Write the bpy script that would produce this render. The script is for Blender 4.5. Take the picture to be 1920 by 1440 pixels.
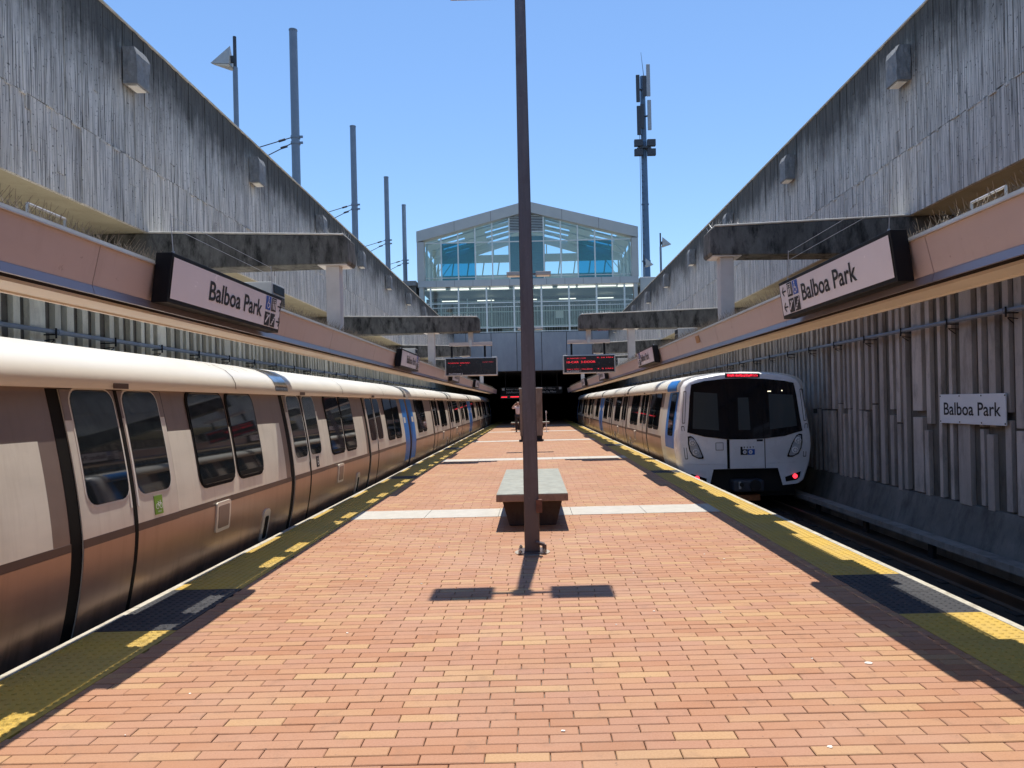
import bpy, bmesh, math, random
from mathutils import Vector, Matrix
random.seed(7)
R = random.Random(11)
scene = bpy.context.scene
col = scene.collection
for o in list(bpy.data.objects):
    bpy.data.objects.remove(o)

# ------------------------------------------------------------------ camera
cam_data = bpy.data.cameras.new('camera')
cam = bpy.data.objects.new('camera', cam_data); col.objects.link(cam)
roll = math.radians(1.3)
right = Vector((math.cos(roll), 0, -math.sin(roll)))
up = Vector((math.sin(roll), 0, math.cos(roll)))
back = Vector((0, -1, 0))
m = Matrix((right, up, back)).transposed().to_4x4()
m.translation = (0, 0, 1.6)
cam.matrix_world = m
cam_data.sensor_width = 36
cam_data.lens = 36 * 1397 / 1920
cam_data.shift_x = -39 / 1920
cam_data.shift_y = 36 / 1920
cam_data.clip_start = 0.05
cam_data.clip_end = 3000
scene.camera = cam

# ------------------------------------------------------------------ sky + sun
SUN = Vector((0.0141, 0.2778, 1.0)).normalized()       # towards the sun
elev = math.asin(SUN.z)
world = bpy.data.worlds.new('World'); scene.world = world
world.use_nodes = True
nt = world.node_tree; nt.nodes.clear()
wo = nt.nodes.new('ShaderNodeOutputWorld'); bg = nt.nodes.new('ShaderNodeBackground')
sky = nt.nodes.new('ShaderNodeTexSky'); sky.sky_type = 'NISHITA'
sky.sun_disc = False
sky.sun_elevation = elev
sky.sun_rotation = math.atan2(SUN.x, SUN.y)
sky.air_density = 1.2; sky.dust_density = 0.0; sky.ozone_density = 8.0
bg.inputs[1].default_value = 0.132
nt.links.new(sky.outputs[0], bg.inputs[0]); nt.links.new(bg.outputs[0], wo.inputs[0])
sd = bpy.data.lights.new('sun', 'SUN'); sd.energy = 5.0; sd.angle = math.radians(0.48)
sd.color = (1.0, 0.94, 0.83)
so = bpy.data.objects.new('sun', sd); col.objects.link(so)
so.rotation_euler = SUN.to_track_quat('Z', 'Y').to_euler()
so.location = (0, 0, 60)
scene.view_settings.view_transform = 'Standard'
scene.view_settings.look = 'None'
scene.view_settings.exposure = 0.40
scene.view_settings.gamma = 1
scene.view_settings.use_curve_mapping = False
scene.render.engine = 'CYCLES'
scene.cycles.max_bounces = 8
scene.cycles.diffuse_bounces = 4
scene.cycles.transparent_max_bounces = 16

# ------------------------------------------------------------------ materials
MATS = {}
class NT:
    def __init__(s, name):
        s.m = bpy.data.materials.new(name); s.m.use_nodes = True
        s.t = s.m.node_tree; s.b = s.t.nodes['Principled BSDF']; s.out = s.t.nodes['Material Output']
    def n(s, typ, **kw):
        x = s.t.nodes.new(typ)
        for k, v in kw.items(): setattr(x, k, v)
        return x
    def l(s, a, b): s.t.links.new(a, b)
    def coords(s, scale=(1, 1, 1), loc=(0, 0, 0)):
        tc = s.n('ShaderNodeTexCoord'); mp = s.n('ShaderNodeMapping')
        mp.inputs['Scale'].default_value = scale; mp.inputs['Location'].default_value = loc
        s.l(tc.outputs['Object'], mp.inputs['Vector']); return mp.outputs[0]
    def noise(s, scale=5, detail=4, rough=.6, vec=None, coord=(1, 1, 1), loc=(0, 0, 0)):
        x = s.n('ShaderNodeTexNoise'); x.inputs['Scale'].default_value = scale
        x.inputs['Detail'].default_value = detail; x.inputs['Roughness'].default_value = rough
        s.l(vec if vec is not None else s.coords(coord, loc), x.inputs['Vector']); return x.outputs['Fac']
    def ramp(s, fac, stops):
        x = s.n('ShaderNodeValToRGB'); e = x.color_ramp.elements
        while len(e) < len(stops): e.new(0.5)
        for i, (p, c) in enumerate(stops):
            e[i].position = p; e[i].color = (*c, 1) if len(c) == 3 else c
        s.l(fac, x.inputs[0]); return x.outputs[0]
    def mix(s, fac, a, b, mode='MIX'):
        x = s.n('ShaderNodeMix', data_type='RGBA', blend_type=mode)
        def put(i, v):
            if isinstance(v, (int, float)): x.inputs[i].default_value = v
            elif isinstance(v, tuple): x.inputs[i].default_value = (*v, 1)
            else: s.l(v, x.inputs[i])
        put(0, fac); put(6, a); put(7, b); return x.outputs[2]
    def math(s, op, a, b=0.0, clamp=False):
        x = s.n('ShaderNodeMath', operation=op, use_clamp=clamp)
        for i, v in enumerate((a, b)):
            if isinstance(v, (int, float)): x.inputs[i].default_value = v
            else: s.l(v, x.inputs[i])
        return x.outputs[0]
    def maprange(s, v, a, b, c=0.0, d=1.0):
        x = s.n('ShaderNodeMapRange'); s.l(v, x.inputs[0])
        for i, q in enumerate((a, b, c, d)): x.inputs[i + 1].default_value = q
        return x.outputs[0]
    def z(s):
        tc = s.n('ShaderNodeTexCoord'); sp = s.n('ShaderNodeSeparateXYZ')
        s.l(tc.outputs['Object'], sp.inputs[0]); return sp.outputs[2]
    def set(s, color=None, rough=None, metal=None, spec=None):
        b = s.b
        if color is not None:
            if isinstance(color, tuple): b.inputs['Base Color'].default_value = (*color, 1)
            else: s.l(color, b.inputs['Base Color'])
        if rough is not None:
            if isinstance(rough, (int, float)): b.inputs['Roughness'].default_value = rough
            else: s.l(rough, b.inputs['Roughness'])
        if metal is not None: b.inputs['Metallic'].default_value = metal
        if spec is not None: b.inputs['Specular IOR Level'].default_value = spec
    def bump(s, h, strength=.3, dist=.01):
        x = s.n('ShaderNodeBump'); x.inputs['Strength'].default_value = strength
        x.inputs['Distance'].default_value = dist
        s.l(h, x.inputs['Height']); s.l(x.outputs[0], s.b.inputs['Normal'])

def plain(name, c, rough=.5, metal=0.0, var=.12, scale=6, bump=0.0, bscale=60, coord=(1, 1, 1), spec=None):
    k = NT(name)
    f = k.noise(scale, 5, .6, coord=coord)
    lo = tuple(x * (1 - var) for x in c); hi = tuple(min(1, x * (1 + var)) for x in c)
    k.set(k.ramp(f, [(.3, lo), (.7, hi)]), None, metal, spec)
    k.set(rough=k.maprange(f, .3, .7, max(.02, rough - .06), min(1, rough + .06)))
    if bump: k.bump(k.noise(bscale, 4, .6), bump, .006)
    MATS[name] = k.m; return k.m

def emit(name, c, strength):
    k = NT(name); k.set((.02, .02, .02), .4)
    k.b.inputs['Emission Color'].default_value = (*c, 1); k.b.inputs['Emission Strength'].default_value = strength
    MATS[name] = k.m; return k.m

def glass(name, tint, refl=.08, rough=.02):
    k = NT(name)
    tr = k.n('ShaderNodeBsdfTransparent'); tr.inputs[0].default_value = (*tint, 1)
    gl = k.n('ShaderNodeBsdfGlossy'); gl.inputs['Roughness'].default_value = rough
    fr = k.n('ShaderNodeFresnel'); fr.inputs[0].default_value = 1.5
    mx = k.n('ShaderNodeMixShader')
    k.l(k.math('ADD', fr.outputs[0], refl, True), mx.inputs[0])
    k.l(tr.outputs[0], mx.inputs[1]); k.l(gl.outputs[0], mx.inputs[2])
    k.l(mx.outputs[0], k.out.inputs[0]); MATS[name] = k.m; return k.m

BR = [(0.0, (.345, .158, .082)), (.25, (.372, .186, .106)), (.5, (.365, .186, .118)), (.70, (.39, .206, .114)),
      (.86, (.40, .222, .118)), (1.0, (.435, .268, .134))]
def brick_mat(name, per_object):
    k = NT(name)
    if per_object: rnd = k.n('ShaderNodeObjectInfo').outputs['Random']
    else: rnd = k.n('ShaderNodeNewGeometry').outputs['Random Per Island']
    base = k.ramp(rnd, BR)
    g = k.n('ShaderNodeNewGeometry')
    def wn(sc, det):
        x = k.n('ShaderNodeTexNoise'); x.inputs['Scale'].default_value = sc; x.inputs['Detail'].default_value = det
        x.inputs['Roughness'].default_value = .65
        k.l(g.outputs['Position'], x.inputs['Vector']); return x.outputs['Fac']
    fine = wn(90, 3); big = wn(.9, 6); mid = wn(7, 5); spot = wn(26, 2); patch = wn(.42, 4)
    c = k.mix(k.maprange(fine, .35, .7, 0, .32), base, (.24, .115, .06))
    c = k.mix(k.maprange(big, .46, .66, 0, .34), c, (.40, .25, .17))
    c = k.mix(k.maprange(patch, .50, .66, 0, .22), c, (.22, .12, .075))
    c = k.mix(k.maprange(mid, .56, .70, 0, .30), c, (.17, .10, .065))
    c = k.mix(k.maprange(spot, .70, .745, 0, .55), c, (.10, .065, .05))
    k.set(c, k.maprange(fine, .3, .7, .55, .8), 0, .4)
    k.bump(fine, .12, .002)
    MATS[name] = k.m
brick_mat('brick_each', True); brick_mat('brick_field', False)

def concrete_board(name, light, ztop, zfade, tint=(1, 1, 1)):
    k = NT(name)
    streak = k.noise(1.0, 6, .68, coord=(9, 9, .30))
    fine = k.noise(1.0, 5, .72, coord=(40, 42, .7), loc=(3, 1, 2))
    line = k.noise(1.0, 3, .6, coord=(80, 84, 1.1), loc=(7, 5, 2))
    blot = k.noise(.8, 6, .65, loc=(5, 7, 1))
    pores = k.noise(30, 2, .5)
    isl = k.n('ShaderNodeNewGeometry').outputs['Random Per Island']
    T = lambda v: tuple(v * t for t in tint)
    c = k.ramp(isl, [(0, T(light * .84)), (.5, T(light * .94)), (1, T(light * 1.03))])
    c = k.mix(k.maprange(streak, .36, .60, .45, 0), c, T(light * .45))
    c = k.mix(k.maprange(blot, .55, .75, 0, .4), c, T(light * 1.2))
    c = k.mix(k.maprange(fine, .37, .50, .75, 0), c, (.060, .058, .052))
    c = k.mix(k.maprange(line, .39, .455, .75, 0), c, (.03, .03, .028))
    c = k.mix(k.maprange(pores, .66, .71, 0, .8), c, (.04, .04, .038))
    h = k.maprange(k.z(), zfade, ztop, 0, 1)
    mold = k.math('ADD', k.math('MULTIPLY', k.math('POWER', h, 1.25), 1.75), k.math('MULTIPLY', k.math('SUBTRACT', fine, .5), 1.5))
    mold = k.math('ADD', mold, k.math('MULTIPLY', k.math('SUBTRACT', blot, .5), 1.8))
    mold = k.math('ADD', mold, k.math('MULTIPLY', k.math('SUBTRACT', streak, .5), 1.2))
    c = k.mix(k.maprange(mold, .48, 1.22, 0, .88), c, (.045, .044, .042))
    k.set(c, .9, 0, .2)
    k.bump(k.math('ADD', k.math('MULTIPLY', fine, .8), k.math('MULTIPLY', line, .5)), .6, .02)
    MATS[name] = k.m
concrete_board('board_concrete', .76, 2.90, .95, (1.06, 1.0, .90))
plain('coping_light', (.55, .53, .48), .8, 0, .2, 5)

def concrete(name, c, var=.3, stain=.5, stainc=(.03, .03, .028), scale=2.5, coord=(1, 1, .5), bump=.4, rough=.88, each=0.0):
    k = NT(name)
    a = k.noise(scale, 6, .68, coord=coord); b = k.noise(scale * 2.1, 5, .7, coord=(1, 1, .35), loc=(4, 2, 9))
    f = k.noise(55, 3, .6)
    lo = tuple(x * (1 - var) for x in c); hi = tuple(min(1, x * (1 + var)) for x in c)
    cc = k.ramp(a, [(.3, lo), (.7, hi)])
    cc = k.mix(k.maprange(b, .48, .66, 0, stain), cc, stainc)
    cc = k.mix(k.maprange(f, .62, .7, 0, .5), cc, tuple(x * .4 for x in c))
    if each: cc = k.mix(k.maprange(k.n('ShaderNodeObjectInfo').outputs['Random'], 0, 1, 0, each), cc, tuple(x * .45 for x in c))
    k.set(cc, rough, 0, .25)
    k.bump(k.math('ADD', f, a), bump, .008)
    MATS[name] = k.m; return k.m
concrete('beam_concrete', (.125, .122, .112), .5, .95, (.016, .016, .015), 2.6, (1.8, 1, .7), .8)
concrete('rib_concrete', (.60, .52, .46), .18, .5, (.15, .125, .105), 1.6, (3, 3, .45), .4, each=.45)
concrete('hall_ribs', (.42, .42, .40), .2, .5, (.06, .06, .06), 2, (3, 3, .3), .2)
concrete('rib_sun_bounce', (.92, .88, .75), .10, .4, (.3, .27, .22), 1.6, (3, 3, .45), .3, each=.5)  # paler ribs for one wall: reflected sunlight put into the colour
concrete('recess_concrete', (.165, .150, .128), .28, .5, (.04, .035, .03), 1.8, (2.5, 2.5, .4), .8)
concrete('base_concrete', (.20, .19, .175), .25, .5, (.03, .03, .03), 1.2, (1, 1, 1), .4)
concrete('bed_concrete', (.045, .036, .030), .35, .6, (.014, .012, .011), 2.0, (1, .4, 1), .8)
concrete('soffit_concrete', (.40, .35, .24), .15, .25, (.2, .16, .1), 1.0, (1, 1, 1), .2)
concrete('stripe_granite', (.43, .41, .375), .10, .22, (.38, .34, .29), 6, (1, 1, 1), .15, .7)
concrete('bench_granite', (.285, .292, .255), .22, .3, (.30, .25, .17), 7, (1, 1, 1), .15, .6)
concrete('bench_side', (.27, .185, .145), .2, .3, (.14, .08, .06), 6, (1, 1, 1), .2, .8)
concrete('bench_leg', (.075, .055, .048), .2, .4, (.05, .03, .03), 4, (1, 1, 1), .2, .8)
concrete('pillar_concrete', (.25, .20, .165), .25, .6, (.12, .075, .055), 2.2, (1.5, 1.5, .4), .3, .8)
concrete('grout', (.38, .33, .28), .2, .4, (.2, .15, .12), 9, (1, 1, 1), .3)
concrete('mortar', (.15, .13, .115), .2, .3, (.08, .07, .06), 12, (1, 1, 1), .3)
concrete('white_edge', (.46, .43, .36), .14, .6, (.20, .16, .11), 5, (1, .5, 1), .2, .7)
concrete('panel_stain', (.30, .325, .35), .12, .35, (.42, .44, .45), .9, (1.3, 1, .45), .15, .6)
concrete('street_asphalt', (.06, .06, .06), .2, .2)
concrete('box_concrete', (.24, .245, .25), .22, .35, (.10, .10, .10), 9, (1, 1, 1), .9)
concrete('bed_curb', (.26, .25, .235), .2, .5, (.10, .09, .08), 2, (1, .3, 1), .4)

def tactile(name, c, worn):
    k = NT(name)
    a = k.noise(2.2, 6, .65); g = k.n('ShaderNodeNewGeometry')
    x = k.n('ShaderNodeTexNoise'); x.inputs['Scale'].default_value = 2.0; x.inputs['Detail'].default_value = 6
    k.l(g.outputs['Position'], x.inputs['Vector'])
    cc = k.mix(k.maprange(x.outputs['Fac'], .42, .68, 0, .6), c, worn)
    cc = k.mix(k.maprange(k.noise(60, 2), .6, .7, 0, .3), cc, tuple(q * .5 for q in c))
    k.set(cc, .6, 0, .35); MATS[name] = k.m
tactile('tactile_yellow', (.49, .325, .062), (.40, .285, .10))
tactile('tactile_black', (.035, .036, .042), (.06, .06, .065))

k = NT('fascia_pink'); fa = k.noise(1.0, 6, .65, coord=(1, .6, 2.5)); fb = k.noise(1.0, 5, .7, coord=(4, 5, .5), loc=(3, 1, 5)); fc = k.noise(17, 3, .6)
kc = k.ramp(fa, [(.3, (.53, .445, .415)), (.7, (.60, .515, .485))])
kc = k.mix(k.maprange(fb, .54, .74, 0, .30), kc, (.36, .27, .235)); kc = k.mix(k.maprange(fc, .69, .75, 0, .5), kc, (.27, .19, .16))
k.set(kc, k.maprange(fa, .3, .7, .36, .5)); MATS['fascia_pink'] = k.m
plain('fascia_lip', (.31, .285, .315), .35, .2, .05, 3)
plain('cap_white', (.62, .61, .58), .35, .3, .06, 6)
plain('soffit_cream', (.80, .76, .66), .45, 0, .06, 2)
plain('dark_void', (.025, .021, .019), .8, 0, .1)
plain('post_paint', (.60, .555, .51), .5, 0, .07, 5)
plain('spike_steel', (.20, .165, .13), .55, .4, .3, 30)
plain('galv_steel', (.46, .47, .49), .45, .5, .1, 8)
plain('black_paint', (.008, .008, .010), .45, 0, .15, spec=.2)
plain('sign_face', (.88, .87, .90), .22, 0, .03, 2)
plain('sign_white', (.86, .86, .87), .35, 0, .03, 3)
plain('print_black', (.012, .012, .014), .5)
plain('print_white', (.80, .80, .80), .5, 0, .02)
plain('print_blue', (.03, .12, .50), .45, 0, .05)
plain('print_green', (.18, .34, .03), .5, 0, .05)
plain('conduit_grey', (.27, .31, .38), .5, .3, .1, 10)
k = NT('pole_bronze'); pa = k.noise(1.0, 6, .7, coord=(14, 14, 1.1)); pb = k.noise(26, 4, .65); pc = k.noise(3.0, 5, .6)
kc = k.ramp(pa, [(.3, (.105, .088, .092)), (.7, (.165, .145, .152))])
kc = k.mix(k.maprange(pb, .60, .70, 0, .55), kc, (.24, .20, .19)); kc = k.mix(k.maprange(pc, .55, .72, 0, .5), kc, (.085, .05, .042))
hz = k.maprange(k.z(), 0, 1.1, .75, 0)
kc = k.mix(k.math('MULTIPLY', hz, k.maprange(pa, .35, .65, .3, 1)), kc, (.085, .048, .038))
k.set(kc, k.maprange(pb, .3, .7, .4, .6), .25); k.bump(pb, .15, .003); MATS['pole_bronze'] = k.m
plain('rust_plate', (.14, .055, .035), .7, 0, .3, 20)
plain('rust_patch', (.42, .23, .10), .7, 0, .3, 20)
plain('bolt_steel', (.30, .29, .28), .45, .6, .15)
plain('luminaire_grey', (.34, .31, .29), .45, .2, .08)
plain('street_pole', (.20, .245, .31), .5, .3, .1, 3)
plain('tower_paint', (.10, .165, .26), .5, .2, .15, 2)
plain('lamp_head', (.42, .41, .38), .4, .2, .1)
plain('lamp_lens', (.80, .76, .68), .4, 0, .03)
plain('antenna_dark', (.05, .055, .07), .55, 0, .2)
plain('antenna_light', (.36, .38, .42), .5, 0, .1)
plain('train_white', (.75, .725, .665), .32, 0, .03, 1.2)
plain('nose_white', (.87, .88, .90), .28, 0, .02, 1.2)
plain('train_blue', (.022, .19, .60), .42, 0, .06, spec=.3)
plain('rubber', (.010, .009, .008), .7, 0, .2, spec=.15)
plain('underframe', (.018, .017, .017), .7, 0, .3)
plain('led_dark', (.022, .016, .019), .25, 0, .1)
plain('equip_grey', (.50, .50, .48), .5, 0, .06)
plain('frame_grey', (.44, .45, .44), .45, .25, .06, 1.2)
plain('frame_panel', (.42, .44, .45), .45, .25, .06, 2)
plain('mullion_white', (.62, .66, .65), .4, .3, .05)
plain('hall_white', (.62, .65, .61), .6, 0, .05)
plain('hall_teal', (.08, .26, .33), .4, 0, .1)
plain('hall_green', (.62, .66, .62), .5, 0, .06)
plain('skin', (.48, .28, .20), .6, 0, .05)
plain('shirt', (.74, .62, .60), .8, 0, .05)
plain('trousers', (.035, .03, .035), .8, 0, .1)
plain('hair', (.02, .015, .012), .6)
plain('rail_steel', (.17, .12, .09), .35, .8, .25, 4, coord=(1, .3, 1))
plain('orange_rust', (.40, .14, .05), .7, 0, .3, 12)
plain('gum', (.72, .68, .62), .8)
plain('headlamp', (.80, .81, .82), .3, .1, .15)
plain('headlamp_glass', (.52, .55, .58), .12, .2, .1)
emit('led_red', (1.0, .03, .05), 1.3)
emit('led_red_dim', (.8, .05, .08), .8)
emit('tail_red', (1.0, .03, .05), 2.2)
emit('tube_light', (1.0, .96, .88), 1.3)
emit('cab_light', (1.0, .9, .6), 1.6)
k = NT('led_matrix'); vv = k.n('ShaderNodeTexVoronoi'); vv.inputs['Scale'].default_value = 26
k.l(k.coords((1, 1, 1.6)), vv.inputs['Vector']); kk = k.maprange(vv.outputs['Distance'], .25, .6, 1.5, .25)
k.set((.1, .01, .015), .4); k.b.inputs['Emission Color'].default_value = (1, .03, .06, 1); k.l(kk, k.b.inputs['Emission Strength']); MATS['led_matrix'] = k.m
glass('pane_clear', (.84, .94, .95), .03)
glass('pane_teal', (.18, .56, .66), .04)
glass('pane_low', (.90, .95, .93), .03)

def brushed(name, c, metal, rough, dirt_shade_z=None):
    k = NT(name)
    st = k.noise(1.0, 5, .6, coord=(2, 1.2, 3.5)); v = k.noise(1.0, 5, .65, coord=(8, 9, .5), loc=(2, 3, 4))
    cc = k.mix(k.maprange(st, .3, .7, 0, 1), tuple(x * .93 for x in c), tuple(min(1, x * 1.06) for x in c))
    cc = k.mix(k.maprange(v, .48, .75, 0, .30), cc, tuple(x * .62 for x in (c[0], c[1] * .93, c[2] * .85)))
    if dirt_shade_z is not None:
        d = k.math('ADD', k.maprange(k.z(), dirt_shade_z[0], dirt_shade_z[1], 1, 0), k.math('MULTIPLY', k.math('SUBTRACT', v, .5), .9))
        cc = k.mix(k.maprange(d, .35, 1.0, 0, .8), cc, (.05, .035, .025))  # dirt and underside shade painted together, darker towards the bottom
    k.set(cc, k.maprange(st, .3, .7, rough - .05, rough + .06), metal, .5)
    MATS[name] = k.m
brushed('body_brown', (.27, .205, .175), .35, .36)
brushed('body_cream', (.84, .79, .68), .25, .34)
brushed('body_lower', (.43, .285, .21), .50, .33, (.60, 1.42))
brushed('body_door', (.78, .72, .63), .30, .34)
brushed('body_stripe', (.11, .072, .062), .3, .4)
k = NT('train_glass'); k.set((.010, .013, .016), .035, 0, .62); MATS['train_glass'] = k.m
k = NT('screen_glass'); k.set((.006, .007, .010), .05, 0, .45); MATS['screen_glass'] = k.m
k = NT('cab_glass_reflection'); k.set((.055, .070, .074), .08, 0, .5); MATS['cab_glass_reflection'] = k.m  # lighter than the windscreen: teal reflection put into the glass colour

# ------------------------------------------------------------------ mesh helpers
ORIGIN = {}
class MB:
    def __init__(s): s.v = []; s.f = []
    def add(s, vs, fs):
        b = len(s.v); s.v += [tuple(p) for p in vs]; s.f += [tuple(i + b for i in f) for f in fs]; return s
    def box(s, x0, x1, y0, y1, z0, z1):
        if x0 > x1: x0, x1 = x1, x0
        if y0 > y1: y0, y1 = y1, y0
        if z0 > z1: z0, z1 = z1, z0
        return s.add([(x0, y0, z0), (x1, y0, z0), (x1, y1, z0), (x0, y1, z0), (x0, y0, z1), (x1, y0, z1), (x1, y1, z1), (x0, y1, z1)],
                     [(0, 3, 2, 1), (4, 5, 6, 7), (0, 1, 5, 4), (1, 2, 6, 5), (2, 3, 7, 6), (3, 0, 4, 7)])
    def prism(s, pts, axis, a, b):
        """outline pts (u,v) swept along axis from a to b. axis 'y': (u,v)=(x,z); 'x': (y,z); 'z': (x,y)"""
        n = len(pts)
        mk = {'y': lambda u, v, w: (u, w, v), 'x': lambda u, v, w: (w, u, v), 'z': lambda u, v, w: (u, v, w)}[axis]
        vs = [mk(u, v, a) for u, v in pts] + [mk(u, v, b) for u, v in pts]
        fs = [tuple(range(n)), tuple(range(2 * n - 1, n - 1, -1))]
        fs += [(i, i + n, (i + 1) % n + n, (i + 1) % n) for i in range(n)]
        return s.add(vs, fs)
    def tube(s, p0, p1, r0, r1=None, n=8, caps=True):
        r1 = r0 if r1 is None else r1
        p0, p1 = Vector(p0), Vector(p1); d = (p1 - p0).normalized()
        a = d.orthogonal().normalized(); b = d.cross(a)
        vs = []
        for p, r in ((p0, r0), (p1, r1)):
            for i in range(n):
                t = 2 * math.pi * i / n; vs.append(p + a * math.cos(t) * r + b * math.sin(t) * r)
        fs = [(i, (i + 1) % n, (i + 1) % n + n, i + n) for i in range(n)]
        if caps: fs += [tuple(range(n - 1, -1, -1)), tuple(range(n, 2 * n))]
        return s.add(vs, fs)
    def bar(s, p0, p1, w, h):
        p0, p1 = Vector(p0), Vector(p1); d = (p1 - p0).normalized()
        u = Vector((0, 0, 1)) if abs(d.z) < .95 else Vector((0, 1, 0))
        a = d.cross(u).normalized() * w / 2; b = a.cross(d).normalized() * h / 2
        vs = [p + q for p in (p0, p1) for q in (-a - b, a - b, a + b, -a + b)]
        return s.add(vs, [(0, 1, 2, 3), (7, 6, 5, 4), (0, 4, 5, 1), (1, 5, 6, 2), (2, 6, 7, 3), (3, 7, 4, 0)])
    def build(s, name, mat, parent=None, loc=None, smooth=False, bevel=0.0, recalc=True):
        org = Vector(loc) if loc is not None else (ORIGIN[parent.name] if parent is not None else Vector((0, 0, 0)))
        me = bpy.data.meshes.new(name)
        me.from_pydata([(x - org.x, y - org.y, z - org.z) for x, y, z in s.v], [], s.f)
        if recalc:
            bm = bmesh.new(); bm.from_mesh(me); bmesh.ops.recalc_face_normals(bm, faces=bm.faces); bm.to_mesh(me); bm.free()
        me.materials.append(MATS[mat])
        if smooth:
            for p in me.polygons: p.use_smooth = True
            try: me.set_sharp_from_angle(angle=math.radians(35))
            except Exception: pass
        o = bpy.data.objects.new(name, me); col.objects.link(o)
        if parent is not None: o.parent = parent
        else: o.location = org
        ORIGIN[o.name] = org
        if bevel:
            b = o.modifiers.new('bevel', 'BEVEL'); b.width = bevel; b.segments = 2; b.limit_method = 'ANGLE'
        return o

def tag(o, label=None, cat=None, group=None, kind=None):
    if label: o['label'] = label
    if cat: o['category'] = cat
    if group: o['group'] = group
    if kind: o['kind'] = kind
    return o
def thing(name, label, cat, loc=(0, 0, 0), group=None):
    o = bpy.data.objects.new(name, None); col.objects.link(o); o.location = loc
    o.empty_display_size = .2
    ORIGIN[o.name] = Vector(loc)
    return tag(o, label, cat, group)
def stuff(o): o['kind'] = 'stuff'; return o
def dup(root, dloc, label):
    def cp(o, par):
        c = o.copy(); col.objects.link(c)
        ORIGIN[c.name] = ORIGIN[o.name] + Vector(dloc)
        if par is not None: c.parent = par
        for ch in [x for x in kids.get(o.name, [])]: cp(ch, c)
        return c
    kids = {}
    for x in bpy.data.objects:
        if x.parent is not None: kids.setdefault(x.parent.name, []).append(x)
    r = cp(root, None); r.location = Vector(root.location) + Vector(dloc); r['label'] = label
    return r

_tc = {}
def text_mesh(body, size, bold=0.0, sx=1.0, align='LEFT'):
    key = (body, size, bold, sx, align)
    if key in _tc: return _tc[key]
    cu = bpy.data.curves.new('txt', 'FONT'); cu.body = body; cu.size = size; cu.offset = bold
    cu.align_x = align; cu.resolution_u = 3
    ob = bpy.data.objects.new('txt', cu); col.objects.link(ob)
    dg = bpy.context.evaluated_depsgraph_get()
    me = bpy.data.meshes.new_from_object(ob.evaluated_get(dg))
    vs = [(v.co.x * sx, v.co.y) for v in me.vertices]; fs = [tuple(p.vertices) for p in me.polygons]
    bpy.data.objects.remove(ob); bpy.data.curves.remove(cu); bpy.data.meshes.remove(me)
    _tc[key] = (vs, fs); return vs, fs
def put_text(mb, body, size, fn, bold=0.0, sx=1.0, width=None, align='LEFT'):
    vs, fs = text_mesh(body, size, bold, sx, align)
    if width and vs:
        x0 = min(v[0] for v in vs); x1 = max(v[0] for v in vs)
        q = width / (x1 - x0); vs = [((v[0] - x0) * q, v[1]) for v in vs]
    return mb.add([fn(u, v) for u, v in vs], fs)
def words(body, size, fn, mat, parent, bold, width):
    """one part per word"""
    vs, fs = text_mesh(body, size, bold, 1.0)
    x0 = min(v[0] for v in vs); q = width / (max(v[0] for v in vs) - x0)
    iv = sorted((min(vs[i][0] for i in f), max(vs[i][0] for i in f)) for f in fs)
    gap, cut, mx = 0, None, iv[0][1]
    for a, b in iv[1:]:
        if a - mx > gap: gap, cut = a - mx, (a + mx) / 2
        mx = max(mx, b)
    for side in (0, 1):
        ff = [f for f in fs if (vs[f[0]][0] > cut) == bool(side)]
        ids = sorted({i for f in ff for i in f}); ix = {i: n for n, i in enumerate(ids)}
        MB().add([fn((vs[i][0] - x0) * q, vs[i][1]) for i in ids], [tuple(ix[i] for i in f) for f in ff]).build('lettering', mat, parent)
def flat(mb, pts, fn): return mb.add([fn(u, v) for u, v in pts], [tuple(range(len(pts)))])
def disc(cx, cy, r, n=14): return [(cx + r * math.cos(2 * math.pi * i / n), cy + r * math.sin(2 * math.pi * i / n)) for i in range(n)]
def rrect(x0, x1, y0, y1, r, n=4):
    pts = []
    for cx, cy, a0 in ((x1 - r, y0 + r, -90), (x1 - r, y1 - r, 0), (x0 + r, y1 - r, 90), (x0 + r, y0 + r, 180)):
        for i in range(n + 1):
            t = math.radians(a0 + 90 * i / n); pts.append((cx + r * math.cos(t), cy + r * math.sin(t)))
    return pts

# ================================================================== SETTING
EDGE = 3.31; INNER = 2.64; YB, YF = -30.0, 112.0
# ground sheet under everything, reaching the horizon
mb = MB(); mb.add([(-900, -900, -1.40), (900, -900, -1.40), (900, 1500, -1.40), (-900, 1500, -1.40)], [(0, 1, 2, 3)])
tag(mb.build('ground', 'bed_concrete'), kind='structure')
mb = MB()
for s in (-1, 1):
    mb.box(s * EDGE, s * 7.6, YB, YF, -1.35, -1.05)
tag(mb.build('track_bed', 'bed_concrete'), kind='structure')
mb = MB()
for s in (-1, 1):
    mb.box(s * 8.2, s * 400, -200, 900, 5.8, 6.75)
mb.box(-8.2, 8.2, YF, 900, 5.8, 6.75); mb.box(-8.2, 8.2, -200, YB - .6, 5.8, 6.75)
tag(mb.build('street', 'street_asphalt'), kind='structure')

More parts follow.
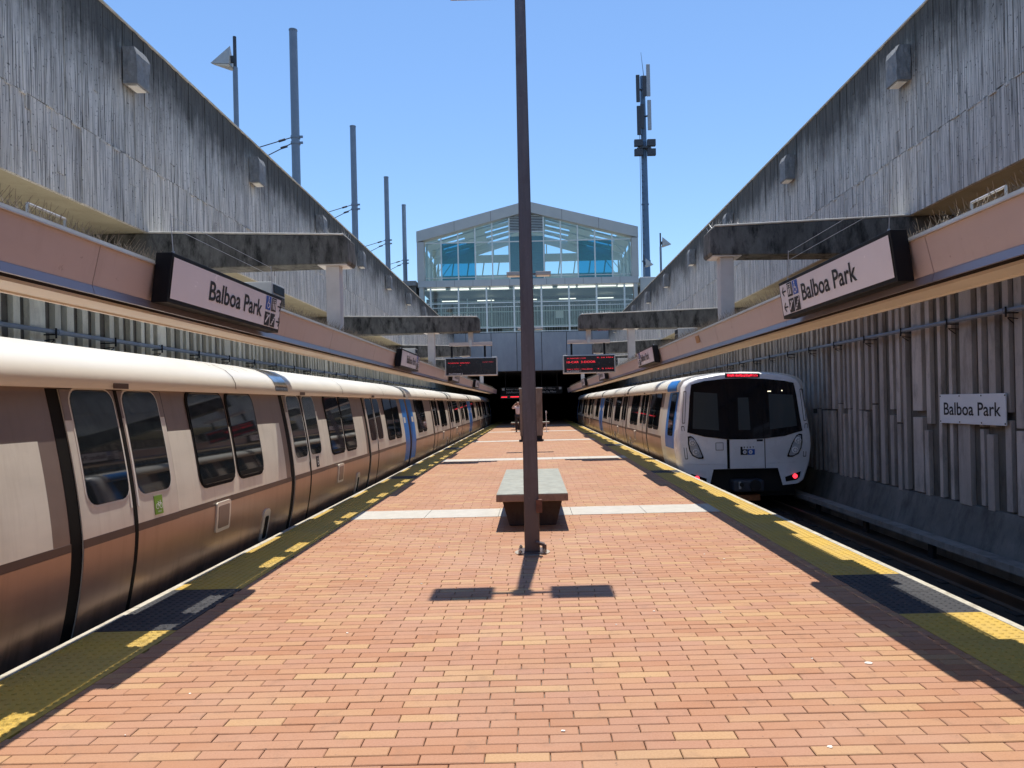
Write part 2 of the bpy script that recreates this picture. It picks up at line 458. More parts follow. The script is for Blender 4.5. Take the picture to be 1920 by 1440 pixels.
# ---- platform
plat = MB().box(-EDGE + .02, EDGE - .02, YB, YF, -1.34, -0.016).build('platform', 'mortar')
tag(plat, kind='structure')
STRIPES = [(10.60 + 10.5 * i, 11.40 + 10.5 * i) for i in range(-3, 10)]
for a, b in STRIPES:
    if b < 0 or a > 62: continue
    n = 5; w = 2 * INNER / n
    for i in range(n):
        MB().box(-INNER + w * i + .003, -INNER + w * (i + 1) - .003, a, b, -.02, .002 + R.uniform(-.001, .001)).build('stone_slab', 'stripe_granite', plat)
BL, BW, J = .297, .0897, .0058
def brick_shape(l, w):
    m_ = MB(); e = .004
    x, y = l / 2 - J * .36, w / 2 - J / 2
    vs = [(-x, -y, -.02), (x, -y, -.02), (x, y, -.02), (-x, y, -.02), (-x, -y, -e), (x, -y, -e), (x, y, -e), (-x, y, -e),
          (-x + e, -y + e, 0), (x - e, -y + e, 0), (x - e, y - e, 0), (-x + e, y - e, 0)]
    fs = [(0, 1, 5, 4), (1, 2, 6, 5), (2, 3, 7, 6), (3, 0, 4, 7), (4, 5, 9, 8), (5, 6, 10, 9), (6, 7, 11, 10), (7, 4, 8, 11), (8, 9, 10, 11)]
    return vs, fs
bvs, bfs = brick_shape(BL, BW)
bme = bpy.data.meshes.new('brick'); bme.from_pydata(bvs, [], bfs); bme.materials.append(MATS['brick_each'])
field = MB(); single = []
row = 0; y = -4.0
while y < 74:
    hit = False
    for a, b in STRIPES:
        if y + BW > a - .002 and y < b + .002: y = b + .004; hit = True
    if hit: continue
    off = (row % 2) * BL / 2 + R.uniform(-.016, .016) + .010 * math.sin(row * .37)
    x = -INNER - BL + off
    while x < INNER:
        a, b = max(x, -INNER), min(x + BL, INNER)
        if b - a > .03:
            cx, cy = (a + b) / 2, y + BW / 2
            dz = R.uniform(-.0016, .0016); tx = R.uniform(-.006, .006); ty = R.uniform(-.010, .010)
            full = b - a > BL - .001
            if full and 3.15 < y and abs(cx - .05) < .70 * (y + .1) + .16 and len(single) < 296:
                single.append((cx, cy, dz, tx, ty))
            else:
                sx = (b - a - J) / (BL - J)
                field.add([(cx + vx * sx, cy + vy, vz + dz + vx * sx * tx + vy * ty) for vx, vy, vz in bvs], bfs)
        x += BL
    y += BW; row += 1
stuff(field.build('brick_field', 'brick_field', plat, recalc=False))
for cx, cy, dz, tx, ty in single:
    o = bpy.data.objects.new('brick', bme); col.objects.link(o); o.parent = plat
    o.location = (cx, cy, dz); o.rotation_euler = (ty, -tx, 0)
# ---- tactile pavers with truncated domes
def tile_mesh(name, mat):
    m_ = MB(); h = .303; m_.box(-h, h, -h, h, -.018, 0.0)
    n = 9; p = .0655
    for i in range(n):
        for j in range(n):
            x, y = (i - (n - 1) / 2) * p, (j - (n - 1) / 2) * p
            q = 6; v = [(x + .0185 * math.cos(t), y + .0185 * math.sin(t), .0002) for t in [2 * math.pi * k / q for k in range(q)]]
            v += [(x + .011 * math.cos(t), y + .011 * math.sin(t), .0062) for t in [2 * math.pi * k / q for k in range(q)]]
            m_.add(v, [(k, (k + 1) % q, (k + 1) % q + q, k + q) for k in range(q)] + [tuple(range(q, 2 * q))])
    me = bpy.data.meshes.new(name); me.from_pydata(m_.v, [], m_.f); me.materials.append(MATS[mat]); return me
ty_, tb_ = tile_mesh('tactile_paver', 'tactile_yellow'), tile_mesh('tactile_paver', 'tactile_black')
for s in (-1, 1):
    y = 5.45 - .61 * 12 + .305
    while y < 74:
        k_ = (y - 6.06) / 10.60; blk = abs(k_ - round(k_)) * 10.60 < .5
        o = bpy.data.objects.new('tactile_paver', tb_ if blk else ty_); col.objects.link(o); o.parent = plat
        o.location = (s * (INNER + .305), y, R.uniform(-.0015, .0015)); o.rotation_euler = (0, 0, R.choice((0, math.pi)))
        if blk: o['label'] = 'black tactile paver among the yellow ones'
        y += .61
    y = -6.1
    while y < 74:
        MB().box(s * (INNER + .615), s * (EDGE + .005), y + .003, y + 2.437, -.14, .001 + R.uniform(-.001, .001)).build('edge_slab', 'white_edge', plat, bevel=.004)
        y += 2.44
mb = MB()
for i in range(26):
    x_, y_ = R.uniform(-2.3, 2.3), R.uniform(3.3, 11); r_ = R.uniform(.004, .011)
    if i == 0: x_, y_, r_ = 1.97, 4.45, .022
    if i == 1: x_, y_, r_ = 1.32, 3.40, .014
    mb.prism([(x_ + r_ * math.cos(t) * R.uniform(.7, 1.2), y_ + r_ * math.sin(t) * R.uniform(.6, 1.1)) for t in [k_ * .785 for k_ in range(8)]], 'z', .0, .0045)
stuff(mb.build('gum_spots', 'gum', plat))

# ---- tracks
for s, lab in ((-1, 'steel running rails beneath the long train at the bicycle-door platform side'), (1, 'dark steel running rails in the open trackbed before the parked train nose')):
    t = thing('railway_track', lab, 'railway track', (s * 4.98, 0, -1.05))
    for q in (-.838, .838):
        x = s * 4.98 + q
        pts = [(x - .065, -1.05), (x + .065, -1.05), (x + .065, -1.035), (x + .012, -1.02), (x + .012, -.925), (x + .036, -.915), (x + .036, -.885), (x - .036, -.885), (x - .036, -.915), (x - .012, -.925), (x - .012, -1.02), (x - .065, -1.035)]
        MB().prism(pts, 'y', YB, YF).build('rail', 'rail_steel', t)
    x = s * 6.42
    MB().box(x - .12, x + .12, YB, YF, -.80, -.70).build('third_rail_cover', 'bed_curb', t)
    mb = MB()
    for i in range(-8, 40): mb.box(x - .03, x + .03, i * 2.4, i * 2.4 + .15, -1.05, -.80)
    stuff(mb.build('insulator', 'underframe', t))
    mb = MB()
    for i in range(-20, 120):
        for q in (-.838, .838): mb.box(s * 4.98 + q - .17, s * 4.98 + q + .17, i * .8, i * .8 + .2, -1.06, -1.034)
    stuff(mb.build('rail_plate', 'underframe', t))

# ---- ribbed lower walls
def ribbed_wall(s, label):
    t = thing('ribbed_wall', label, 'wall', (s * 7.2, 20, -1))
    rb = random.Random(5 if s < 0 else 9)
    XF, XR = 7.10, 7.185
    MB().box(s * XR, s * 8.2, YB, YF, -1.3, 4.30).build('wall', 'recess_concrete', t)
    MB().prism([(s * 6.78, -1.3), (s * 6.78, -.93), (s * 6.90, -.93), (s * 7.12, -.22), (s * 7.183, -.22), (s * 7.183, -1.3)], 'y', YB, YF).build('wall_base', 'base_concrete', t)
    MB().box(s * 6.64, s * 6.777, YB, YF, -1.3, -.90).build('curb', 'bed_curb', t)
    far = MB(); rmat = 'rib_sun_bounce' if s < 0 else 'rib_concrete'
    y = -30.0; cnt = 0
    while y < 104:
        w = rb.choice((.10, .12, .13, .14, .15, .17)); g = rb.choice((.12, .15, .18, .22, .26))
        if rb.random() < .06: w = .34
        d = XF + rb.uniform(-.012, .015)
        if 7.5 < y < 56 and cnt < 290:
            if s > 0 and y < 19 and rb.random() < .8:
                cut = rb.choice((1.28, 1.30, 1.42, 1.05))
                sh = rb.choice((0, 0, 0, .05, .10, -.06))
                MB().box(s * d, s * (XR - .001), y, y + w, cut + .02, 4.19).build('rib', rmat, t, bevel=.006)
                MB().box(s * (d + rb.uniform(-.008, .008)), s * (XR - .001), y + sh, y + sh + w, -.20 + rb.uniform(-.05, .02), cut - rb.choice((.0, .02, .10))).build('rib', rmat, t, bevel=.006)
                cnt += 2
            else:
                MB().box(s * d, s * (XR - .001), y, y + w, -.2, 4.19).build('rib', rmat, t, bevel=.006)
                cnt += 1
        else: far.box(s * d, s * (XR - .001), y, y + w, -.2, 4.19)
        y += w + g
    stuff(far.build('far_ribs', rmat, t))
    return t
ribbed_wall(-1, 'ribbed concrete track wall above the white roof of the long near train')
ribbed_wall(1, 'ribbed concrete track wall carrying the small white Balboa Park plate')

# ---- upper board-marked walls
XW = 5.5; ZB, ZJ, ZT = 4.20, 5.15, 6.97
def board_wall(s, label):
    t = thing('board_marked_wall', label, 'wall', (s * XW, 20, ZB))
    rb = random.Random(21 if s < 0 else 33)
    YE = 53.2
    MB().box(s * (XW + .05), s * 8.2, YB, YE, ZB + .01, ZT - .005).build('wall_core', 'board_concrete', t)
    MB().box(s * (XW + .06), s * 7.6, YB, YE, ZB - .004, ZB + .008).build('soffit', 'soffit_concrete', t)
    MB().box(s * (XW - .010), s * (XW + .42), YB, YE, ZT - .004, ZT + .018).build('coping', 'coping_light', t)
    for (z0, z1, base, nm) in ((ZB - .004, ZJ - .008, 0.0, 'lower_lift'), (ZJ + .010, ZT - .006, .010, 'upper_lift')):
        f = MB(); y = YB; prev = None
        while y < YE:
            w = rb.choice((.09, .11, .13, .145, .16)); d = base + rb.uniform(0, .013)
            cut = rb.uniform(z0 + .1, z1 - .1) if rb.random() < .35 else None
            segs = [(z0, z1, d)] if cut is None else [(z0, cut, d), (cut + .004, z1, base + rb.uniform(0, .013))]
            for a, b, dd in segs:
                e = .004
                f.box(s * (XW + dd), s * (XW + .06), y + e * rb.random() * 1.6, min(y + w, YE) - e * rb.random(), a, b)
            y += w
        stuff(f.build(nm, 'board_concrete', t))
    # ragged construction joint
    f = MB(); y = YB
    while y < YE:
        w = rb.uniform(.05, .22)
        f.box(s * (XW - rb.uniform(.0, .012)), s * (XW + .055), y, y + w, ZJ - .008 - rb.uniform(0, .03), ZJ - .002 + rb.uniform(-.002, .006))
        y += w + rb.uniform(0, .35)
    stuff(f.build('joint_lip', 'board_concrete', t))
board_wall(-1, 'tall stained board-marked concrete wall below the tram poles')
board_wall(1, 'tall stained board-marked concrete wall below the cell tower side lamps')

ordn = ['first', 'second', 'third', 'fourth', 'fifth', 'sixth', 'seventh', 'eighth', 'ninth']
def wall_box(s, y, i):
    side = 'below the tram poles' if s < 0 else 'on the cell tower side'
    t = thing('wall_light_box', f'rough concrete light box on the wall {side}, {ordn[i]} from the camera', 'light box',
              (s * XW, y, 6.1), 'concrete light boxes along the upper walls')
    rb = random.Random(50 + i + (0 if s < 0 else 20))
    bm = bmesh.new(); bmesh.ops.create_cube(bm, size=1)
    bmesh.ops.subdivide_edges(bm, edges=bm.edges[:], cuts=4, use_grid_fill=True)
    for v in bm.verts:
        v.co.x *= .20; v.co.y *= .34; v.co.z *= .50
        if v.co.z > -.24: v.co += Vector((rb.uniform(-.008, .008), rb.uniform(-.008, .008), rb.uniform(-.005, .005)))
        if v.co.z > .2: v.co.x += .035 * s * (1 if v.co.x * s < 0 else 0)
    me = bpy.data.meshes.new('housing'); bm.to_mesh(me); bm.free(); me.materials.append(MATS['box_concrete'])
    o = bpy.data.objects.new('housing', me); col.objects.link(o); o.parent = t; o.location = (-s * .10, 0, .25)
    MB().box(s * (XW - .17), s * (XW - .04), y - .12, y + .12, 6.08, 6.098).build('diffuser', 'lamp_lens', t)
for i in range(9):
    wall_box(-1, 10.35 + 4.55 * i, i)
for i in range(9):
    wall_box(1, 10.80 + 4.70 * i, i)

# ---- wall conduits
def conduit(s, label):
    t = thing('wall_conduit', label, 'pipe', (s * 6.95, 20, 2.8))
    y = -10.0
    while y < 54:
        MB().tube((s * 6.96, y + .004, 2.80), (s * 6.96, y + 3.0, 2.80), .034, n=8).build('pipe', 'conduit_grey', t, smooth=True)
        MB().tube((s * 6.96, y - .06, 2.80), (s * 6.96, y + .06, 2.80), .044, n=8).build('coupling', 'conduit_grey', t, smooth=True)
        y += 3.0
    y = 6.2
    while y < 54:
        b = MB(); b.bar((s * 6.92, y, 2.757), (s * 7.22, y, 2.757), .022, .018)
        b.bar((s * 6.95, y + .01, 2.69), (s * 7.23, y + .01, 2.66), .012, .012); b.bar((s * 6.95, y + .01, 2.68), (s * 7.23, y + .26, 2.60), .010, .010)
        b.bar((s * 6.915, y, 2.70), (s * 6.915, y, 2.85), .022, .014)
        b.build('bracket', 'underframe', t); y += 1.55
conduit(-1, 'grey conduit pipe on brackets along the ribbed wall above the long near train')
conduit(1, 'grey conduit pipe on brackets above the white Balboa Park wall plate')

# ---- platform-edge canopies
def canopy(s, label):
    t = thing('platform_canopy', label, 'canopy', (s * 2.8, 20, 2.3))
    dx = .03 if s < 0 else -.03
    q = lambda x: s * (x + dx)
    y = -12.2; rb = random.Random(3 if s < 0 else 4)
    y0p = 4.45 - 5.2 * 4 if s < 0 else 4.5 - 2.7 * 7
    pitch = 2.6 if s < 0 else 2.73
    y = y0p
    while y < 53:
        a, b = y + .004, y + pitch - .004
        # pink face and its lower lip, one bent sheet with thickness
        MB().prism([(q(2.53), 2.60), (q(2.585), 2.366), (q(2.60), 2.366), (q(2.545), 2.60)], 'y', a, b).build('fascia_panel', 'fascia_pink', t)
        MB().prism([(q(2.585), 2.3645), (q(2.570), 2.31), (q(2.59), 2.31), (q(2.602), 2.3645)], 'y', a, b).build('lip_panel', 'fascia_lip', t)
        y += pitch
    Y0, Y1 = y0p, 53.4
    MB().box(q(2.515), q(2.60), Y0, Y1, 2.602, 2.612).build('cap_rail', 'cap_white', t)
    MB().box(q(2.535), q(2.60), Y0, Y1, 2.614, 2.636).build('cap_rail', 'cap_white', t)
    MB().box(q(2.603), q(2.625), Y0, Y1, 2.33, 2.60).build('back_plate', 'dark_void', t)
    # cream soffit boards with a thin joint
    out = 3.055
    MB().box(q(2.795), q(out - .03), Y0, Y1, 2.325, 2.345).build('soffit', 'soffit_cream', t)
    MB().box(q(out - .025), q(out), Y0, Y1, 2.315, 2.36).build('edge_trim', 'soffit_cream', t)
    MB().box(q(2.797), q(2.805), Y0, Y1, 2.347, 2.55).build('back_plate', 'dark_void', t)
    # roof sheets: slot beside the fascia, notches along the outer edge
    roof = MB(); Z0, Z1 = 2.555, 2.60
    outr = 3.205 if s < 0 else 3.145
    if s < 0:
        xs = [Y0]
        k_ = Y0
        cells = []
        y = 5.80 - 2.45 * 8      # pairs of slots, thrown 0.75 m toward the camera
        sl = []
        while y < 53:
            sl += [(y, y + .52), (y + .80, y + 1.36)]; y += 2.45
        cur = Y0
        for a, b in sl:
            if a < Y0 or b > Y1: continue
            roof.box(q(2.63), q(2.76), cur, a, Z0, Z1); cur = b
        roof.box(q(2.63), q(2.76), cur, Y1, Z0, Z1)
    else:
        roof.box(q(2.63), q(2.76), Y0, Y1, Z0, Z1)
    inr = 3.12 if s < 0 else 3.025
    roof.box(q(2.76), q(inr), Y0, Y1, Z0, Z1)
    y = 9.05 - 2.45 * 7 + (0 if s < 0 else -1.05); cur = Y0
    while y < 53:
        a, b = y, y + (1.0 if s < 0 else 1.45)
        if a > Y0 and b < Y1:
            roof.box(q(inr), q(outr), cur, a, Z0, Z1); cur = b
        y += 2.45
    roof.box(q(inr), q(outr), cur, Y1, Z0, Z1)
    roof.build('roof', 'equip_grey', t)
    if s > 0:
        MB().prism([(q(2.527), 2.56), (q(2.551), 2.455), (q(2.556), 2.455), (q(2.532), 2.56)], 'y', 11.15, 11.38).build('stain_patch', 'rust_patch', t)
    # bird spikes
    sp = MB()
    y = 2.5
    while y < 51:
        dens = .028 if y < 20 else .07
        for xr in (2.66, 2.75, 2.85, 2.95):
            for lean in (-1, 1):
                if rb.random() < .12: continue
                p0 = Vector((q(xr), y + rb.uniform(-.01, .01), 2.60))
                L = rb.uniform(.12, .165)
                p1 = p0 + Vector((lean * L * rb.uniform(.4, .55), L * rb.choice((-.45, .35)) * rb.uniform(.8, 1.2), L))
                sp.tube(p0, p1, .0022, .0012, n=3, caps=False)
        # spikes laid forward over the cap
        if rb.random() < .8:
            p0 = Vector((q(2.62), y, 2.63)); sp.tube(p0, p0 + Vector((-s * rb.uniform(.0, .05), rb.uniform(-.22, -.1), rb.uniform(.02, .05))), .002, .001, n=3, caps=False)
        y += dens
    stuff(sp.build('bird_spikes', 'spike_steel', t, recalc=False))
    hp = MB()
    y = 4.32 if s < 0 else 4.42
    for a, b in (((2.66, y, 2.6), (2.66, y, 2.73)), ((2.66, y, 2.73), (2.66, y - .32, 2.735)), ((2.66, y - .32, 2.735), (2.66, y - .32, 2.60))):
        hp.tube((q(a[0]), a[1], a[2]), (q(b[0]), b[1], b[2]), .0085, n=8)
    hp.build('conduit_hoop', 'cap_white', t, smooth=True)
    return t
canopy(-1, 'pink fascia canopy strip over the platform edge beside the long near train')
canopy(1, 'pink fascia canopy strip over the platform edge beside the white train nose')

# ---- cantilever beams with hanging posts
def beam(s, y, tip, label, spikes):
    t = thing('cantilever_beam', label, 'beam', (s * tip, y, 3.7), 'cantilever beams above the canopies')
    pts = [(tip + .02, 3.69), (tip, 3.73), (tip + .012, 4.06), (tip + .06, 4.095), (XW + .1, 4.19), (7.0, 4.19), (7.0, 3.66), (5.0, 3.66)]
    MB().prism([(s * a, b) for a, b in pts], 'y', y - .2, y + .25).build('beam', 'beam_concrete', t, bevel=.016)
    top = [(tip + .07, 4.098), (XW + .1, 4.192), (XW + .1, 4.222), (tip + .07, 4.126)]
    MB().prism([(s * a, b) for a, b in top], 'y', y - .206, y + .256).build('sunlit_edge', 'coping_light', t, bevel=.014)  # added pale strip: sun on the beam's top edge put into its colour
    px = 2.88
    MB().box(s * (px - .1), s * (px + .1), y - .22 + .1, y + .08, 2.60, 3.67).build('post', 'post_paint', t, bevel=.006)
    MB().box(s * (px - .22), s * (px + .2), y - .18, y + .18, 3.672, 3.688).build('bracket_plate', 'post_paint', t)
    MB().box(s * (px - .16), s * (px + .16), y - .15, y + .12, 2.603, 2.64).build('foot_plate', 'galv_steel', t)
    sp = MB(); rb = random.Random(int(y * 10) + (s > 0))
    x = tip + .05
    while x < tip + (1.0 if s > 0 else .9):
        z = 4.115 + .028 * (x - tip)
        for _ in range(2):
            sp.tube((s * x, y - .15 + rb.uniform(0, .3), z - .01), (s * (x + rb.uniform(-.05, .05)), y - .15 + rb.uniform(-.05, .35), z + rb.uniform(.06, .1)), .003, .001, n=3, caps=False)
        x += .035
    stuff(sp.build('bird_spikes', 'galv_steel', t, recalc=False))
for i, y in enumerate((11.0, 21.5, 32.0, 42.5)):
    for s in (-1, 1):
        tip = 2.62 if i != 1 else (1.47 if s < 0 else 1.36)
        side = 'tram pole side' if s < 0 else 'cell tower side'
        lab = ['mossy dark concrete beam nearest the camera on the ' + side, 'long dark concrete beam carrying the red departure board on the ' + side,
               'third dark concrete beam from the camera on the ' + side, 'farthest dark concrete beam from the camera on the ' + side][i]
        beam(s, y, tip, lab, True)

# ================================================================== SIGNS
def icon_wheelchair(mb, fn, cx, cy, k):
    flat(mb, disc(cx - .05 * k, cy + .36 * k, .08 * k, 8), fn)
    flat(mb, [(cx - .10 * k, cy + .26 * k), (cx + .0 * k, cy + .26 * k), (cx + .02 * k, cy + .02 * k), (cx + .22 * k, cy + .02 * k), (cx + .32 * k, cy - .26 * k), (cx + .24 * k, cy - .28 * k), (cx + .15 * k, cy - .06 * k), (cx - .08 * k, cy - .06 * k)], fn)
    n = 12
    for i in range(n):
        a0 = math.radians(100 + 250 * i / n); a1 = math.radians(100 + 250 * (i + 1) / n)
        c0, c1 = (cx - .02 * k, cy - .14 * k), (.26 * k, .19 * k)
        flat(mb, [(c0[0] + c1[1] * math.cos(a0), c0[1] + c1[1] * math.sin(a0)), (c0[0] + c1[0] * math.cos(a0), c0[1] + c1[0] * math.sin(a0)),
                  (c0[0] + c1[0] * math.cos(a1), c0[1] + c1[0] * math.sin(a1)), (c0[0] + c1[1] * math.cos(a1), c0[1] + c1[1] * math.sin(a1))], fn)
def thick(mb, fn, p, q, w):
    d = Vector((q[0] - p[0], q[1] - p[1])); n = Vector((-d.y, d.x)).normalized() * w / 2
    flat(mb, [(p[0] - n.x, p[1] - n.y), (q[0] - n.x, q[1] - n.y), (q[0] + n.x, q[1] + n.y), (p[0] + n.x, p[1] + n.y)], fn)

SL, SH = 2.22, .33
def station_sign(s, y0, label):
    """lit-box style sign; u runs along the reading direction"""
    xt, xb, zt, zb = (2.43, 2.475, 2.685, 2.345) if s < 0 else (2.365, 2.41, 2.685, 2.345)
    t = thing('station_sign', label, 'sign', (s * xb, y0, zb), 'Balboa Park station signs on the canopies')
    d = .11
    MB().prism([(s * xt, zt), (s * xb, zb), (s * (xb + d), zb), (s * (xt + d), zt)], 'y', y0, y0 + SL).build('housing', 'black_paint', t, bevel=.004)
    def fn(off):
        def g(u, v):           # u 0..SL left to right for the reader, v 0..1 bottom to top
            x = xb + (xt - xb) * v / .343 - off
            return (s * x, (y0 + u) if s < 0 else (y0 + SL - u), zb + (zt - zb) * v / .343)
        return g
    H = .343
    f0, f1, f2 = fn(.004), fn(.007), fn(.010)
    e = .030
    face = MB(); flat(face, [(e, e), (SL - e, e), (SL - e, H - e), (e, H - e)], f0)
    face.build('face', 'sign_face', t)
    words('Balboa Park', .205, (lambda u, v: f1(u + (.62 if s < 0 else .56), v + .105)), 'print_black', t, .0035, 1.10)
    a0 = 1.80 if s < 0 else .22     # icon block start
    sq = .125
    order = [0, 1]
    bx, gx, wh = MB(), MB(), MB()
    cols = [a0, a0 + .145]
    for r_, vy in enumerate((.182, .036)):
        for c_, ux in enumerate(cols):
            wheel = (r_ == 0 and c_ == (0 if s < 0 else 1))
            flat(gx if wheel else bx, [(ux, vy), (ux + sq, vy), (ux + sq, vy + sq), (ux, vy + sq)], f1)
            cx, cy = ux + sq / 2, vy + sq / 2
            if wheel: icon_wheelchair(wh, f2, cx, cy, sq)
            elif r_ == 0:       # lift
                for p in (((-.02), .0), (.02, .0)):
                    thick(wh, f2, (cx + p[0], cy - .045), (cx + p[0], cy + .012), .022); flat(wh, disc(cx + p[0], cy + .026, .010, 8), f2)
                thick(wh, f2, (cx - .045, cy + .045), (cx + .045, cy + .045), .006)
                for q_ in (-.05, .05): thick(wh, f2, (cx + q_, cy - .05), (cx + q_, cy + .045), .006)
            elif c_ == (0 if s < 0 else 0):   # escalator
                thick(wh, f2, (cx - .045, cy - .035), (cx + .03, cy + .035), .022); thick(wh, f2, (cx + .02, cy + .034), (cx + .05, cy + .034), .018)
                flat(wh, disc(cx - .012, cy + .035, .011, 8), f2)
            else:               # stairs
                for k_ in range(4):
                    thick(wh, f2, (cx - .048 + k_ * .024, cy - .04 + k_ * .024), (cx - .018 + k_ * .024, cy - .04 + k_ * .024), .012)
                    thick(wh, f2, (cx - .020 + k_ * .024, cy - .04 + k_ * .024), (cx - .020 + k_ * .024, cy - .014 + k_ * .024), .012)
        # arrow
        ux = (a0 + .305) if s < 0 else (a0 - .135); vy_ = vy + sq / 2; dr = 1 if s < 0 else -1
        tip = (ux + .10, vy_) if s < 0 else (ux, vy_); tail = (ux, vy_) if s < 0 else (ux + .10, vy_)
        thick(bx, f1, tail, tip, .014)
        for q_ in (.042, -.042): thick(bx, f1, tip, (tip[0] - dr * .045, tip[1] + q_), .014)
    bx.build('black_icons', 'print_black', t); gx.build('blue_icon', 'print_blue', t); wh.build('pictograms', 'print_white', t)
    for yy in (y0 + .12, y0 + SL - .12):
        MB().tube((s * (xt + .05), yy, zt), (s * (xt + .05), yy, zt + .03), .010, n=6).build('eye_bolt', 'galv_steel', t)
    return t
def sign_row(s, ys, names):
    for y0, nm in zip(ys, names): station_sign(s, y0, nm)
sign_row(-1, (5.07, 14.0, 23.0, 32.2), ['large black framed Balboa Park sign above the long near train',
    'Balboa Park sign on the tram-side canopy, second from the camera', 'Balboa Park sign on the tram-side canopy, third from the camera', 'Balboa Park sign on the tram-side canopy, farthest from the camera'])
sign_row(1, (4.88, 14.6, 24.6, 34.0), ['large black framed Balboa Park sign above the white train nose',
    'Balboa Park sign on the tower-side canopy, second from the camera', 'Balboa Park sign on the tower-side canopy, third from the camera', 'Balboa Park sign on the tower-side canopy, farthest from the camera'])
# bird wires strung over the two large signs
for s, y0, lab in ((-1, 5.07, 'pair of thin bird wires strung over the sign above the long near train'), (1, 4.88, 'pair of thin bird wires strung over the sign above the white train nose')):
    t = thing('bird_wire', lab, 'wire', (s * 2.48, y0, 2.72))
    x = s * (2.48 if s < 0 else 2.415)
    for yy in (y0 + .12, y0 + SL - .12):
        MB().tube((x, yy, 2.70), (x, yy - .03, 2.97), .0035, n=5).build('rod', 'galv_steel', t)
    for z in (2.88, 2.955):
        MB().tube((x, y0 + .10, z), (x, y0 + SL - .14, z), .0018, n=4).build('wire', 'galv_steel', t)

# white plate on the wall
t = thing('station_plate', 'white Balboa Park plate screwed to the ribbed wall', 'sign', (7.08, 12.3, 1.1))
ya, yb, za, zb = 11.12, 12.92, 1.10, 1.59
MB().box(7.055, 7.075, ya, yb, za, zb).build('panel', 'sign_white', t, bevel=.003)
f1 = lambda u, v: (7.051, yb - u, za + v)
words('Balboa Park', .30, lambda u, v: f1(u + .13, v + .145), 'print_black', t, .003, 1.56)
for u in (.03, .60, 1.20, 1.79):
    for v in (.03, .46):
        MB().tube(f1(u, v), (7.046, yb - u, za + v), .012, n=8).build('screw', 'underframe', t)

# departure boards
def board(s, cx, rows, plat_txt, label):
    Y = 21.6
    t = thing('departure_board', label, 'display board', (cx, Y, 2.43))
    w = .755; z0, z1 = 2.43, 2.965
    MB().box(cx - w, cx + w, Y - .09, Y + .12, z0, z1).build('housing', 'cap_white', t, bevel=.012)
    MB().box(cx - w + .03, cx + w - .03, Y - .098, Y - .0905, z0 + .035, z1 - .03).build('screen', 'led_dark', t)
    f1 = lambda u, v: (cx - w + u, Y - .101, z0 + v)
    a, b = MB(), MB()
    for (txt, u, v, size, wd, dim) in rows:
        put_text(b if dim else a, txt, size, (lambda uu, vv, u=u, v=v: f1(u + uu, v + vv)), bold=-.0008, width=wd)
    if a.v: a.build('led_text', 'led_red', t)
    if b.v: b.build('led_text', 'led_red_dim', t)
    p = MB(); put_text(p, plat_txt, .058, lambda u, v: f1(u + .11, v + .042), bold=.001, width=.40); p.build('platform_number', 'print_white', t)
    for q in (-.56, .40) if s < 0 else (-.5, .45):
        MB().box(cx + q - .028, cx + q + .028, Y - .03, Y + .03, z1 + .002, 3.30).build('hanger', 'black_paint', t)
    MB().box(cx - .62, cx + .62, Y - .10, Y + .08, 3.30, 3.40).build('cross_arm', 'post_paint', t, bevel=.006)
    MB().box(cx - .07, cx + .07, Y - .08, Y + .06, 3.402, 3.74).build('drop_post', 'post_paint', t, bevel=.005)
    MB().box(cx - .045, cx + .045, Y - .145, Y - .102, 3.29, 3.47).build('junction_box', 'cap_white', t, bevel=.004)
    return t
board(-1, -1.755, [('RICHMOND  BERRYESSA', .10, .36, .045, .62, False), ('10,20 MIN', 1.09, .375, .04, .30, True), ('.', .44, .30, .09, .02, False)], 'PLATFORM 2',
      'red LED departure board with mostly blank screen, labelled PLATFORM 2')
b2 = board(1, 1.655, [('SF AIRPORT / SFO', .11, .42, .045, .55, False), ('9, 24 MIN', .98, .43, .045, .46, False),
      ('10-CAR  3-DOOR', .11, .30, .085, .82, False), ('DALY CITY / MILLBRAE', .11, .105, .045, .74, False), ('4, 9 MIN', .98, .11, .045, .46, False)], 'PLATFORM 1',
      'red LED departure board reading 10-CAR 3-DOOR, labelled PLATFORM 1')
# signs hanging under the building
def dir_sign(cx, w, lines, icons, red, label):
    Y = 57.0
    t = thing('direction_sign', label, 'sign', (cx, Y, 2.3))
    MB().box(cx - w / 2, cx + w / 2, Y, Y + .16, 2.30, 2.86).build('housing', 'black_paint', t)
    f1 = lambda u, v: (cx - w / 2 + u, Y - .006, 2.30 + v)
    tx = MB()
    for i, (l_, wd) in enumerate(lines): put_text(tx, l_, .2, lambda u, v, i=i: f1(u + .45, v + .34 - .24 * i), width=wd)
    tx.build('lettering', 'print_white', t)
    ic = MB()
    for u in icons:
        flat(ic, [(u, .32), (u + .2, .32), (u + .2, .5), (u, .5)], f1)
    ic.build('icons', 'print_white', t)
    for q in (-.3, .3): MB().box(cx + q * w - .03, cx + q * w + .03, Y + .05, Y + .11, 2.86, 3.95).build('hanger', 'black_paint', t)
    if red:
        MB().box(cx - w / 2, cx + w / 2, Y - .02, Y + .2, 1.98, 2.26).build('led_strip', 'led_dark', t)
        r_ = MB()
        for u0, u1 in ((.05, .5), (.75, 1.4)): r_.add([(cx - w / 2 + u0, Y - .026, 2.08), (cx - w / 2 + u1, Y - .026, 2.08), (cx - w / 2 + u1, Y - .026, 2.15), (cx - w / 2 + u0, Y - .026, 2.15)], [(0, 1, 2, 3)])
        r_.build('led_text', 'led_red', t)
dir_sign(-1.45, 2.0, [('Richmond  Antioch', 1.05), ('Dublin/Pleasanton Berryessa', 1.5)], (.12,), True, 'black hanging sign under the concourse with a red LED strip below it')
